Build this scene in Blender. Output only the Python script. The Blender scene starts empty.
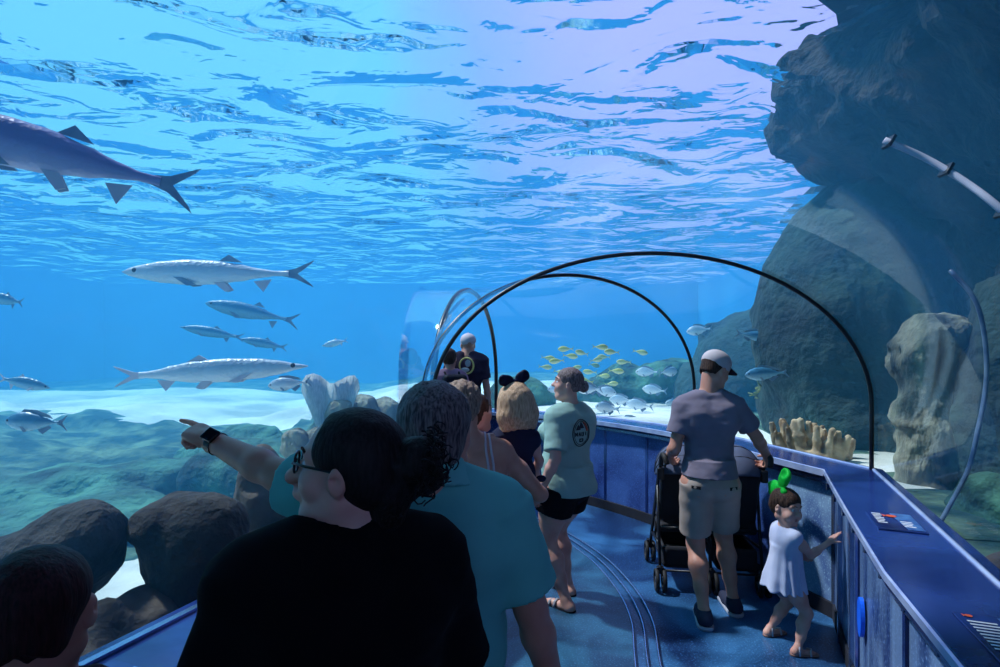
import bpy, bmesh, math, random
import numpy as np
from mathutils import Vector, Matrix, Euler, noise
random.seed(7)
PI = math.pi
C = bpy.context.scene.collection
F, HOR, CAMH = 560.0, 350.0, 1.8

def P(px, py, Y):
    """a point at distance Y along the view, from a picture position"""
    return Vector(((px-500)/F*Y, Y, CAMH+(HOR-py)/F*Y))
def R(d): return math.radians(d)

# ------------------------------------------------------------------ materials
def newmat(name):
    m = bpy.data.materials.new(name); m.use_nodes = True
    nt = m.node_tree
    for n in list(nt.nodes): nt.nodes.remove(n)
    out = nt.nodes.new('ShaderNodeOutputMaterial')
    return m, nt, out
def N(nt, t, **kw):
    n = nt.nodes.new(t)
    for k, v in kw.items():
        if k in n.inputs: n.inputs[k].default_value = v
        else: setattr(n, k, v)
    return n
def ramp(nt, stops, interp='LINEAR'):
    r = nt.nodes.new('ShaderNodeValToRGB'); r.color_ramp.interpolation = interp
    e = r.color_ramp.elements
    while len(e) < len(stops): e.new(0.5)
    for i, (p, c) in enumerate(stops):
        e[i].position = p; e[i].color = (*c, 1) if len(c) == 3 else c
    return r
def srgb(r, g, b):
    f = lambda c: (c/255/12.92) if c/255 <= .04045 else ((c/255+.055)/1.055)**2.4
    return (f(r), f(g), f(b))
def mat(name, col, col2=None, rough=.6, metal=0, scale=6, detail=4, bump=0, bscale=None, lo=.35, hi=.65,
        stretch=(1,1,1), spec=.5, coat=0, kind='noise', sub=0, alpha=1, trans=0, sheen=0, bdist=.01):
    m, nt, out = newmat(name)
    b = N(nt, 'ShaderNodeBsdfPrincipled')
    b.inputs['Roughness'].default_value = rough; b.inputs['Metallic'].default_value = metal
    b.inputs['Specular IOR Level'].default_value = spec; b.inputs['Coat Weight'].default_value = coat
    b.inputs['Sheen Weight'].default_value = sheen; b.inputs['Alpha'].default_value = alpha
    b.inputs['Subsurface Weight'].default_value = sub
    b.inputs['Subsurface Scale'].default_value = .02
    b.inputs['Transmission Weight'].default_value = trans
    b.inputs['Base Color'].default_value = (*col, 1)
    tc = N(nt, 'ShaderNodeTexCoord'); mp = N(nt, 'ShaderNodeMapping'); mp.inputs['Scale'].default_value = stretch
    nt.links.new(tc.outputs['Object'], mp.inputs['Vector'])
    if col2 is not None or bump:
        if kind == 'noise': t = N(nt, 'ShaderNodeTexNoise', Scale=scale, Detail=detail)
        elif kind == 'voronoi': t = N(nt, 'ShaderNodeTexVoronoi', Scale=scale)
        elif kind == 'wave': t = N(nt, 'ShaderNodeTexWave', Scale=scale, Distortion=3.0, Detail=2.0)
        nt.links.new(mp.outputs[0], t.inputs['Vector'])
        if col2 is not None:
            r = ramp(nt, [(lo, col), (hi, col2)])
            nt.links.new(t.outputs[0], r.inputs[0]); nt.links.new(r.outputs[0], b.inputs['Base Color'])
        if bump:
            t2 = t
            if bscale:
                t2 = N(nt, 'ShaderNodeTexNoise', Scale=bscale, Detail=3.0); nt.links.new(mp.outputs[0], t2.inputs['Vector'])
            bp = N(nt, 'ShaderNodeBump', Strength=bump, Distance=bdist)
            nt.links.new(t2.outputs[0], bp.inputs['Height']); nt.links.new(bp.outputs[0], b.inputs['Normal'])
    nt.links.new(b.outputs[0], out.inputs['Surface'])
    return m

# ------------------------------------------------------------------ objects
def mesh_obj(name, verts, faces, m=None, parent=None, smooth=True):
    me = bpy.data.meshes.new(name); me.from_pydata([tuple(v) for v in verts], [], [tuple(f) for f in faces])
    me.update()
    o = bpy.data.objects.new(name, me); C.objects.link(o)
    if m:
        for x in (m if isinstance(m, (list, tuple)) else [m]): me.materials.append(x)
    if smooth: me.polygons.foreach_set('use_smooth', [True]*len(me.polygons))
    if parent: o.parent = parent
    return o
def tag(o, label=None, cat=None, group=None, kind=None):
    if label: o['label'] = label
    if cat: o['category'] = cat
    if group: o['group'] = group
    if kind: o['kind'] = kind
    return o
def empty(name, loc=(0,0,0), rz=0):
    o = bpy.data.objects.new(name, None); C.objects.link(o); o.location = loc; o.rotation_euler = (0,0,rz)
    o.empty_display_size = .1
    return o
def copy_tree(o, parent=None):
    c = o.copy(); C.objects.link(c); c.parent = parent
    for ch in list(o.children): copy_tree(ch, c)
    return c

class MB:
    """collects shapes for one mesh"""
    def __init__(s): s.v = []; s.f = []; s.mi = []
    def add(s, vs, fs, mi=0):
        n = len(s.v); s.v += [tuple(v) for v in vs]; s.f += [tuple(i+n for i in f) for f in fs]; s.mi += [mi]*len(fs)
    def box(s, c, d, rot=None, mi=0):
        hx, hy, hz = d[0]/2, d[1]/2, d[2]/2
        vs = [Vector((x*hx, y*hy, z*hz)) for x in (-1,1) for y in (-1,1) for z in (-1,1)]
        if rot is not None: vs = [rot @ v for v in vs]
        vs = [v+Vector(c) for v in vs]
        s.add(vs, [(0,1,3,2),(4,6,7,5),(0,4,5,1),(2,3,7,6),(0,2,6,4),(1,5,7,3)], mi)
    def tube(s, pts, r, n=8, closed=False, cap=True, mi=0, flat=1.0):
        pts = [Vector(p) for p in pts]; k = len(pts)
        rs = r if isinstance(r, (list, tuple)) else [r]*k
        rings = []; up = None
        for i, p in enumerate(pts):
            a = pts[(i-1) % k] if (closed or i > 0) else p
            b = pts[(i+1) % k] if (closed or i < k-1) else p
            t = (b-a).normalized()
            if up is None:
                up = Vector((0,0,1)) if abs(t.z) < .9 else Vector((1,0,0))
            u = (up - t*up.dot(t))
            if u.length < 1e-5: u = t.orthogonal()
            u.normalize(); w = t.cross(u); up = u
            rings.append([p+(u*math.cos(2*PI*j/n)*flat+w*math.sin(2*PI*j/n))*rs[i] for j in range(n)])
        vs = [v for rg in rings for v in rg]; fs = []
        for i in range(k if closed else k-1):
            i2 = (i+1) % k
            for j in range(n):
                fs.append((i*n+j, i*n+(j+1) % n, i2*n+(j+1) % n, i2*n+j))
        if cap and not closed:
            fs.append(tuple(range(n-1, -1, -1))); fs.append(tuple((k-1)*n+j for j in range(n)))
        s.add(vs, fs, mi)
    def ball(s, c, r, n=12, m=8, mi=0, rot=None):
        r = (r,r,r) if not isinstance(r, (list, tuple, Vector)) else r
        vs = []; fs = []
        for i in range(m+1):
            th = PI*i/m
            for j in range(n):
                ph = 2*PI*j/n
                v = Vector((r[0]*math.sin(th)*math.cos(ph), r[1]*math.sin(th)*math.sin(ph), r[2]*math.cos(th)))
                if rot is not None: v = rot @ v
                vs.append(v+Vector(c))
        for i in range(m):
            for j in range(n): fs.append((i*n+j, (i+1)*n+j, (i+1)*n+(j+1) % n, i*n+(j+1) % n))
        s.add(vs, fs, mi)
    def build(s, name, m, parent=None, smooth=True, merge=False):
        o = mesh_obj(name, s.v, s.f, m, parent, smooth)
        if any(s.mi): o.data.polygons.foreach_set('material_index', s.mi)
        if merge:
            bm = bmesh.new(); bm.from_mesh(o.data); bmesh.ops.remove_doubles(bm, verts=bm.verts, dist=1e-5)
            bm.to_mesh(o.data); bm.free()
        return o
def bez(pts, n=8):
    """Catmull-Rom through pts"""
    pts = [Vector(p) for p in pts]; out = []
    q = [pts[0]*2-pts[1]]+pts+[pts[-1]*2-pts[-2]]
    for i in range(1, len(q)-2):
        for k in range(n):
            t = k/n; a, b, c, d = q[i-1], q[i], q[i+1], q[i+2]
            out.append(.5*((2*b)+(c-a)*t+(2*a-5*b+4*c-d)*t*t+(3*b-a-3*c+d)*t**3))
    out.append(pts[-1]); return out
def bevel(o, w=.01, seg=2):
    md = o.modifiers.new('bevel', 'BEVEL'); md.width = w; md.segments = seg; md.limit_method = 'ANGLE'; md.angle_limit = R(40)
    md2 = o.modifiers.new('wn', 'WEIGHTED_NORMAL'); return o
# ================================================================== the tunnel: stations with left and right glass feet
SL = [(-3.12,-2.73),(-1.07-.684,2.91-1.88),(-1.07,2.91),(-.47,3.75),(-.585,4.15),(-.62,4.5),(-.58,4.8),(-.88,4.85)]
SR = [(-.35,-3.73),(1.70-.684,1.91-1.88),(1.70,1.91),(2.50,3.75),(1.95,5.6),(.98,6.95),(-.05,7.55),(-.80,7.70)]
TL, TR_, CUM = [], [], []
def stations():
    for i in range(3):
        for k in range(6):
            t = k/6
            TL.append(Vector((*SL[i],0)).lerp(Vector((*SL[i+1],0)), t)); TR_.append(Vector((*SR[i],0)).lerp(Vector((*SR[i+1],0)), t))
            CUM.append(i+t)
    a = bez([(*p,0) for p in SL[3:]], 8); b = bez([(*p,0) for p in SR[3:]], 8)
    for k in range(len(a)): TL.append(a[k]); TR_.append(b[k]); CUM.append(3+k/8)
stations()
HLW, HRW = .72, 1.0                    # ledge heights
Z0, BH = 1.43, 1.03
def arch(l, r, hl=HLW, hr=HRW, n=28, off=0.0):
    """points of the arch from the left foot over the top to the right foot"""
    c = (l+r)/2; d = (r-l)/2; a = d.length; d = d/a; a += off
    pts = [c-d*a+Vector((0,0,hl)), c-d*a+Vector((0,0,(hl+Z0)/2))]
    for i in range(n+1):
        th = PI-PI*i/n
        pts.append(c+d*a*math.cos(th)+Vector((0,0,Z0+(BH+off)*math.sin(th))))
    pts += [c+d*a+Vector((0,0,(hr+Z0)/2)), c+d*a+Vector((0,0,hr))]
    return pts
def sweep(rows, closed=False):
    n = len(rows[0]); vs = [p for r in rows for p in r]; fs = []
    for i in range(len(rows)-1):
        for j in range(n if closed else n-1):
            j2 = (j+1) % n
            fs.append((i*n+j, (i+1)*n+j, (i+1)*n+j2, i*n+j2))
    return vs, fs

# ------------------------------------------------------------------ water: one body of water with a hollow where the tunnel runs
WX0, WX1, WY0, WY1, WZ = -17.0, 8.5, -4.6, 24.0, 4.35
def water_material():
    m, nt, out = newmat('water')
    tc = N(nt, 'ShaderNodeTexCoord')
    mp = N(nt, 'ShaderNodeMapping'); mp.inputs['Scale'].default_value = (1.0, 1.35, 1)
    nt.links.new(tc.outputs['Object'], mp.inputs['Vector'])
    n1 = N(nt, 'ShaderNodeTexNoise', Scale=.62, Detail=2.5, Roughness=.42, Distortion=1.0)
    n2 = N(nt, 'ShaderNodeTexNoise', Scale=2.0, Detail=2.5, Roughness=.5, Distortion=.8)
    for n in (n1, n2): nt.links.new(mp.outputs[0], n.inputs['Vector'])
    ad = N(nt, 'ShaderNodeMath', operation='MULTIPLY_ADD'); ad.inputs[1].default_value = .16
    nt.links.new(n2.outputs[0], ad.inputs[0]); nt.links.new(n1.outputs[0], ad.inputs[2])
    bp = N(nt, 'ShaderNodeBump', Strength=1.0, Distance=.42); nt.links.new(ad.outputs[0], bp.inputs['Height'])
    fr = N(nt, 'ShaderNodeFresnel', IOR=1.048); nt.links.new(bp.outputs[0], fr.inputs['Normal'])
    tr = N(nt, 'ShaderNodeBsdfTransparent'); gl = N(nt, 'ShaderNodeBsdfGlossy'); gl.inputs['Roughness'].default_value = .03
    gl.inputs['Color'].default_value = (.86,.93,1,1)
    nt.links.new(bp.outputs[0], gl.inputs['Normal'])
    mx = N(nt, 'ShaderNodeMixShader'); nt.links.new(fr.outputs[0], mx.inputs[0])
    nt.links.new(tr.outputs[0], mx.inputs[1]); nt.links.new(gl.outputs[0], mx.inputs[2])
    # only the top skin ripples; every other face of the water body is clear
    sp = N(nt, 'ShaderNodeSeparateXYZ'); nt.links.new(tc.outputs['Object'], sp.inputs[0])
    gt = N(nt, 'ShaderNodeMath', operation='GREATER_THAN'); gt.inputs[1].default_value = 3.9; nt.links.new(sp.outputs['Z'], gt.inputs[0])
    ml = N(nt, 'ShaderNodeMath', operation='MULTIPLY'); nt.links.new(fr.outputs[0], ml.inputs[0]); nt.links.new(gt.outputs[0], ml.inputs[1])
    nt.links.new(ml.outputs[0], mx.inputs[0]); nt.links.new(mx.outputs[0], out.inputs['Surface'])
    sc = N(nt, 'ShaderNodeVolumeScatter', Density=.060, Anisotropy=.0); sc.inputs['Color'].default_value = (.10,.52,1.0,1)
    ab = N(nt, 'ShaderNodeVolumeAbsorption', Density=.10); ab.inputs['Color'].default_value = (.30,.82,.97,1)
    a_ = N(nt, 'ShaderNodeAddShader'); nt.links.new(sc.outputs[0], a_.inputs[0]); nt.links.new(ab.outputs[0], a_.inputs[1])
    nt.links.new(a_.outputs[0], out.inputs['Volume'])
    return m
MW = water_material()
def build_water():
    mb = MB()
    nx, ny = 170, 190
    xs = [WX0+(WX1-WX0)*i/nx for i in range(nx+1)]; ys = [WY0+(WY1-WY0)*j/ny for j in range(ny+1)]
    vs = []
    for j, y in enumerate(ys):
        for i, x in enumerate(xs):
            e = 0 if i in (0, nx) or j in (0, ny) else 1
            z = .10*noise.noise((x*.55, y*.75, 0))+.05*noise.noise((x*1.3+5, y*1.8, 2))
            vs.append((x, y, WZ+e*z))
    fs = [(j*(nx+1)+i, j*(nx+1)+i+1, (j+1)*(nx+1)+i+1, (j+1)*(nx+1)+i) for j in range(ny) for i in range(nx)]
    mb.add(vs, fs, 0)
    zb = -.35; b = len(vs)
    top = [i for i in range(nx+1)]
    # sides and bottom
    per = [i for i in range(nx+1)]+[(j)*(nx+1)+nx for j in range(1, ny+1)]+[ny*(nx+1)+i for i in range(nx-1, -1, -1)]+[j*(nx+1) for j in range(ny-1, 0, -1)]
    base = len(mb.v)
    for p in per: mb.v.append((vs[p][0], vs[p][1], zb))
    k = len(per)
    for a in range(k):
        a2 = (a+1) % k
        mb.f.append((per[a2], per[a], base+a, base+a2)); mb.mi.append(1)
    mb.f.append(tuple(base+a for a in range(k-1, -1, -1))); mb.mi.append(1)
    # the hollow
    rows = []
    for l, r in zip(TL, TR_):
        p = arch(l, r, -.2, -.2, 28, .05)
        rows.append(p)
    v2, f2 = sweep(rows, closed=True)
    n = len(rows[0])
    f2 = [tuple(f) for f in f2]
    f2.append(tuple(range(n-1, -1, -1))); q = (len(rows)-1)*n; f2.append(tuple(q+i for i in range(n)))
    # normals must point into the hollow
    me = bpy.data.meshes.new('t'); me.from_pydata([tuple(v) for v in v2], [], f2); me.update()
    bm = bmesh.new(); bm.from_mesh(me); bmesh.ops.recalc_face_normals(bm, faces=bm.faces)
    if bm.calc_volume(signed=True) > 0: bmesh.ops.reverse_faces(bm, faces=bm.faces)
    bm.verts.ensure_lookup_table()
    mb.add([v.co.copy() for v in bm.verts], [[v.index for v in f.verts] for f in bm.faces], 1); bm.free()
    mb.mi = [0]*len(mb.f)
    o = mb.build('water', MW, None, True)
    tag(o, 'clear blue aquarium water with a rippling surface all around the glass tunnel', 'water', kind='stuff')
build_water()

# ------------------------------------------------------------------ acrylic vault, in panels between the seams
def acrylic():
    m, nt, out = newmat('acrylic')
    fr = N(nt, 'ShaderNodeFresnel', IOR=1.28); gl = N(nt, 'ShaderNodeBsdfGlossy'); gl.inputs['Roughness'].default_value = .04
    gl.inputs['Color'].default_value = (.8,.9,1,1)
    tr = N(nt, 'ShaderNodeBsdfTransparent'); tr.inputs['Color'].default_value = (.97,.99,1,1)
    ml = N(nt, 'ShaderNodeMath', operation='MULTIPLY'); ml.inputs[1].default_value = .42
    nt.links.new(fr.outputs[0], ml.inputs[0])
    mx = N(nt, 'ShaderNodeMixShader'); nt.links.new(ml.outputs[0], mx.inputs[0]); nt.links.new(tr.outputs[0], mx.inputs[1]); nt.links.new(gl.outputs[0], mx.inputs[2])
    nt.links.new(mx.outputs[0], out.inputs['Surface']); return m
M_ACR = acrylic()
cuts = [0, 12, 18, 26, 42, len(TL)-1]     # stations at the seams: B (12), ring 1 (18), ring 2 (26), ring 3 (42)
for k in range(5):
    a, b = cuts[k], cuts[k+1]
    rows = [arch(TL[i], TR_[i]) for i in range(a, b+1)]
    v, f = sweep(rows)
    o = mesh_obj('window_%d' % (k+1), v, f, M_ACR)
    tag(o, kind='structure')
M_SEAM = mat('black_seam', (.006,.008,.012), rough=.35)
M_PALESEAM = mat('pale_seam', srgb(120,140,165), srgb(60,85,120), rough=.3, scale=8, detail=3)
for nm, st, w, m in (('trim_1', 18, .014, M_SEAM), ('trim_2', 26, .016, M_SEAM), ('trim_3', 42, .026, M_SEAM)):
    mb = MB(); mb.tube(arch(TL[st], TR_[st], off=-.012, n=48), w, 8)
    tag(mb.build(nm, m), kind='structure')

# ------------------------------------------------------------------ floor, ledges, low walls
def offset_in(l, r, dl, dr):
    d = (r-l).normalized(); return l+d*dl, r-d*dr
def blue_paint(name, base, alt, rough=.3, sc=2.2, fleck=True, bump=.15, zs=1.0):
    m, nt, out = newmat(name); b = N(nt, 'ShaderNodeBsdfPrincipled', Roughness=rough)
    tc = N(nt, 'ShaderNodeTexCoord'); n1 = N(nt, 'ShaderNodeTexNoise', Scale=sc, Detail=5.0, Distortion=1.0); n2 = N(nt, 'ShaderNodeTexNoise', Scale=90, Detail=2.0)
    mp = N(nt, 'ShaderNodeMapping'); mp.inputs['Scale'].default_value = (1,1,zs); nt.links.new(tc.outputs['Object'], mp.inputs['Vector'])
    nt.links.new(mp.outputs[0], n1.inputs['Vector']); nt.links.new(tc.outputs['Object'], n2.inputs['Vector'])
    r1 = ramp(nt, [(.38, base), (.62, alt)]); nt.links.new(n1.outputs[0], r1.inputs[0])
    col = r1.outputs[0]
    if fleck:
        r2 = ramp(nt, [(.55, (0,0,0)), (.72, (1,1,1))]); nt.links.new(n2.outputs[0], r2.inputs[0])
        mx = N(nt, 'ShaderNodeMixRGB', blend_type='MIX'); mx.inputs[2].default_value = (*[min(1, c*2.2+.05) for c in alt], 1)
        mf = N(nt, 'ShaderNodeMath', operation='MULTIPLY'); mf.inputs[1].default_value = .5
        nt.links.new(r2.outputs[0], mf.inputs[0]); nt.links.new(mf.outputs[0], mx.inputs[0]); nt.links.new(col, mx.inputs[1]); col = mx.outputs[0]
    nt.links.new(col, b.inputs['Base Color'])
    bp = N(nt, 'ShaderNodeBump', Strength=bump, Distance=.004); nt.links.new(n2.outputs[0], bp.inputs['Height']); nt.links.new(bp.outputs[0], b.inputs['Normal'])
    nt.links.new(b.outputs[0], out.inputs['Surface']); return m
M_FLOOR = blue_paint('floor_paint', srgb(16,44,86), srgb(58,112,160), .30, 1.3)
M_WALK = blue_paint('walkway_paint', srgb(20,56,88), srgb(40,92,122), .4, 2.5)
M_LEDGE = blue_paint('ledge_laminate', srgb(22,38,92), srgb(40,66,132), .16, 1.2, False, .02)
M_WALLP = blue_paint('wall_paint', srgb(34,52,112), srgb(64,96,160), .3, 2.0)
M_WALLN = blue_paint('wall_mosaic', srgb(34,60,112), srgb(112,140,178), .3, 4.5, zs=.22)
M_PANEL = blue_paint('panel_speckled', srgb(74,104,160), srgb(132,166,202), .3, 3.0)
M_PALE = mat('ledge_edge_pale', srgb(150,168,214), srgb(190,204,236), rough=.25, metal=.3)
M_STEEL = mat('brushed_steel', srgb(150,170,205), rough=.22, metal=.9)
M_DARK = mat('dark_void', (.006,.009,.02), rough=.9)

rows = []
for l, r in zip(TL, TR_):
    a, b = offset_in(l, r, .0, .0); rows.append([a.lerp(b, t/10) for t in range(11)])
v, f = sweep(rows); fl = mesh_obj('floor', v, f, M_FLOOR, smooth=False); tag(fl, kind='structure')
mb = MB(); mb.add([(-1.0,6.2,.12),(.15,6.2,.12),(.1,7.3,.12),(-.95,7.35,.12),(-1.0,6.0,.001),(.15,6.0,.001),(.25,6.2,.001),(.15,7.4,.001)], [(0,1,2,3),(4,5,1,0),(5,6,7,2,1)]); tag(mb.build('floor_ramp', M_FLOOR, smooth=False), kind='structure')
# the walkway lane on the left, a low slab with a metal edge
edge = bez([(-.6,-1.8,0),(.1,.2,0),(.55,1.9,0),(.77,3.18,0),(.87,3.73,0),(.86,4.29,0),(.72,4.95,0),(.35,5.75,0),(-.2,6.3,0),(-1.6,6.5,0)], 6)
innerl = []
for p in edge:
    k = min(range(len(TL)), key=lambda i: abs(((p-TL[i]).cross((TR_[i]-TL[i]).normalized())).z))
    a, _ = offset_in(TL[k], TR_[k], .36, 0); innerl.append(a)
vs = []; fs = []
for a, p in zip(innerl, edge): vs += [a+Vector((0,0,.012)), p+Vector((0,0,.012)), p]
for i in range(len(edge)-1):
    fs += [(3*i,3*i+1,3*i+4,3*i+3), (3*i+1,3*i+2,3*i+5,3*i+4)]
tag(mesh_obj('floor_walkway', vs, fs, M_WALK, smooth=False), kind='structure')
for nm, off in (('trim_4', 0.0), ('trim_5', .07), ('trim_6', .14)):
    mb = MB(); pts = []
    for i, p in enumerate(edge):
        t = (edge[min(i+1, len(edge)-1)]-edge[max(i-1, 0)]).normalized(); nrm = Vector((t.y, -t.x, 0)); pts.append(p+nrm*off+Vector((0,0,.014)))
    mb.tube(pts, .009, 6, flat=1); tag(mb.build(nm, M_STEEL), kind='structure')

def profile_sweep(name, side, prof, a, b, m, smooth=False):
    """prof: (distance in from the glass foot, z) pairs"""
    rows = []
    for i in range(a, b+1):
        l, r = TL[i], TR_[i]; d = (r-l).normalized()
        rows.append([(l+d*u if side == 'L' else r-d*u)+Vector((0,0,z)) for u, z in prof])
    v, f = sweep(rows); o = mesh_obj(name, v, f, m, smooth=smooth); tag(o, kind='structure'); return o
n_ = len(TL)-1
# right: low wall, ledge slab, edge trims ; near run A-ring1 and far run
for nm, a, b, m in (('wall_right', 0, 18, M_WALLN), ('wall_far', 18, n_, M_WALLP)):
    if a: profile_sweep('wall_panel', 'R', [(.26,.0),(.26,.955)], 18, 20, M_PANEL)
    profile_sweep(nm, 'R', [(.26,.0),(.26,.955)], 20 if a else 0, b, m)
    profile_sweep(nm+'_ledge', 'R', [(.26,.945),(.325,.945),(.33,.96),(.33,.99),(.322,1.0),(-.06,1.0),(-.06,.30)], a, b, M_LEDGE)
    profile_sweep('trim_'+nm.split('_')[1], 'R', [(.27,.90),(.30,.90),(.30,.93),(.27,.93)], a, b, M_STEEL)
    profile_sweep('trim_edge_'+nm.split('_')[1], 'R', [(.328,.972),(.337,.972),(.337,.998),(.328,1.001)] if not a else [(.328,.955),(.337,.955),(.337,.998),(.328,1.001)], a, b, M_PALE)
    profile_sweep('baseboard_'+nm.split('_')[1], 'R', [(.275,.0),(.275,.10),(.26,.105)], a, b, M_DARK)
profile_sweep('wall_left', 'L', [(.33,.0),(.33,.70)], 0, n_, M_WALLP)
profile_sweep('wall_left_ledge', 'L', [(.33,.665),(.40,.67),(.40,.71),(.392,.72),(-.06,.72),(-.06,.02)], 0, n_, M_LEDGE)
profile_sweep('trim_left_edge', 'L', [(.0,.72),(.0,.735),(.03,.735),(.03,.72)], 0, n_, M_STEEL)
# silicone bead at the foot of the right glass
mb = MB(); mb.tube([TR_[i]+Vector((0,0,1.0)) for i in range(0, n_+1)], .012, 6); tag(mb.build('trim_bead_right', M_PALE), kind='structure')
for k in range(9):
    Y = 1.2+k*.27; t = (Y-1.91)/1.84; p = Vector((1.70,1.91,0)).lerp(Vector((2.5,3.75,0)), t) if t > 0 else Vector((1.70-(1.91-Y)*.364,Y,0))
    q = p-Vector((.93,-.38,0))*.318; mb = MB(); mb.box(q+Vector((0,0,.953)), (.012,.012,.045)); tag(mb.build('trim_clip', M_STEEL, bpy.data.objects['trim_right'], smooth=False), kind='structure')
# vertical joints in the low wall
for k, i in enumerate((8, 12, 15, 17, 18, 20, 22, 24, 26, 28, 31, 34)):
    l, r = TL[i], TR_[i]; d = (r-l).normalized(); p = r-d*.258
    mb = MB(); mb.box(p+Vector((0,0,.48)), (.016 if k > 4 else .03,.03,.86), Matrix.Rotation(math.atan2(d.y, d.x), 3, 'Z'))
    o = mb.build('trim_%d' % (10+k), M_STEEL if k in (3,4) else M_LEDGE, smooth=False); tag(o, kind='structure')

# the far end past the bend, and an unseen dark wall and roof added behind the camera to cut light
def cap(name, i, m):
    p = arch(TL[i], TR_[i], -.02, -.02, 20, .04); mesh_obj(name, p, [tuple(range(len(p)))], m, smooth=False)
    tag(bpy.data.objects[name], kind='structure')
M_END = mat('end_paint', srgb(70,110,150), srgb(120,160,190), rough=.7, scale=3)
cap('window_end', n_, M_ACR); cap('wall_back', 0, M_DARK)
rows = [arch(TL[i], TR_[i], off=.035) for i in range(0, 5)]
v, f = sweep(rows); tag(mesh_obj('ceiling', v, f, M_DARK), kind='structure')

# ------------------------------------------------------------------ tank floor
def in_tunnel(x, y, pad=.0):
    p = Vector((x, y, 0))
    for i in range(len(TL)-1):
        q = [TL[i], TR_[i], TR_[i+1], TL[i+1]]
        s = 0; ok = True
        for a in range(4):
            e = q[(a+1) % 4]-q[a]; c = e.x*(y-q[a].y)-e.y*(x-q[a].x)
            if abs(c) < 1e-9: continue
            if s == 0: s = 1 if c > 0 else -1
            elif s*c < 0: ok = False; break
        if ok: return True
    return False
def sand_h(x, y):
    # lower bed on the left, upper bed on the right and far side
    t = max(0, min(1, (x+2.2)/2.6)) if y > 5 else (1 if x > 0.8 else 0)
    if y > 4.6: t = max(t, max(0, min(1, (y-7.5)/4.0))*max(0, min(1, (x+6)/4)))
    t = t*t*(3-2*t)
    z = .16+(.86-.16)*t
    if x < -2.0 and 4.4 < y < 12: z += .16*noise.noise((x*1.1, y*1.1, 5))+.10*noise.noise((x*2.6, y*2.6, 6))
    z += .05*noise.noise((x*.8, y*.8, 0))+.015*noise.noise((x*3, y*3, 1))
    if x < -3.5: z += .42*max(0, min(1, (-3.5-x)/4))*max(0, min(1, (y-3)/3))+.15*noise.noise((x*.5, y*.5, 3))
    return z
def sand():
    m, nt, out = newmat('sand'); b = N(nt, 'ShaderNodeBsdfPrincipled', Roughness=.9)
    tc = N(nt, 'ShaderNodeTexCoord'); n1 = N(nt, 'ShaderNodeTexNoise', Scale=.8, Detail=5.0); nt.links.new(tc.outputs['Object'], n1.inputs['Vector'])
    r1 = ramp(nt, [(.35, (.50,.52,.48)), (.6, (.92,.92,.86))]); nt.links.new(n1.outputs[0], r1.inputs[0]); nt.links.new(r1.outputs[0], b.inputs['Base Color'])
    n2 = N(nt, 'ShaderNodeTexNoise', Scale=14, Detail=4.0); nt.links.new(tc.outputs['Object'], n2.inputs['Vector'])
    bp = N(nt, 'ShaderNodeBump', Strength=.5, Distance=.03); nt.links.new(n2.outputs[0], bp.inputs['Height']); nt.links.new(bp.outputs[0], b.inputs['Normal'])
    nt.links.new(b.outputs[0], out.inputs['Surface']); return m
M_SAND = sand()
M_BED = mat('algae_bed', srgb(30,74,72), srgb(120,150,120), rough=.95, scale=2.2, detail=9, bump=.9, bscale=9, bdist=.06, lo=.42, hi=.66)
def build_sand():
    nx, ny = 150, 170; vs = []; fs = []
    for j in range(ny+1):
        for i in range(nx+1):
            x = WX0+.02+(WX1-WX0-.04)*i/nx; y = WY0+.02+(WY1-WY0-.04)*j/ny; vs.append((x, y, sand_h(x, y)))
    for j in range(ny):
        for i in range(nx):
            cx = sum(vs[k][0] for k in (j*(nx+1)+i, j*(nx+1)+i+1))/2; cy = (vs[j*(nx+1)+i][1]+vs[(j+1)*(nx+1)+i][1])/2
            cn = [(j*(nx+1)+i), (j*(nx+1)+i+1), ((j+1)*(nx+1)+i+1), ((j+1)*(nx+1)+i)]
            if any(in_tunnel(vs[k][0], vs[k][1]) for k in cn): continue
            fs.append(cn)
    # the gap along the glass is closed by a strip at the sand's own height
    o = mesh_obj('floor_sand', vs, fs, [M_SAND, M_BED]); tag(o, kind='structure')
    for pl, f_ in zip(o.data.polygons, fs):
        x, y = vs[f_[0]][0], vs[f_[0]][1]; w = .9*noise.noise((x*.9, y*.9, 11))
        if (x < -2.2+w*.6 and 4.6+w < y < 10.5+2*w and x > -14) or (x > 3.0+w*.4 and y > 5+w) or (x > 1.4 and y < 4.2+w*.4) or y > 17: pl.material_index = 1
    for side in ('L', 'R'):
        rows = []
        for l, r in zip(TL, TR_):
            d = (r-l).normalized(); p0 = (l-d*.06) if side == 'L' else (r+d*.06); p1 = (l-d*.42) if side == 'L' else (r+d*.42)
            rows.append([Vector((p0.x, p0.y, sand_h(p1.x, p1.y)+.01)), Vector((p1.x, p1.y, sand_h(p1.x, p1.y)+.01))])
        v, f = sweep(rows); so = mesh_obj('floor_sand_'+('left' if side == 'L' else 'right'), v, f, [M_SAND, M_BED]); tag(so, kind='structure')
        if side == 'R':
            for i, pl in enumerate(so.data.polygons): pl.material_index = 1 if i < 18 else 0
build_sand()
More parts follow.
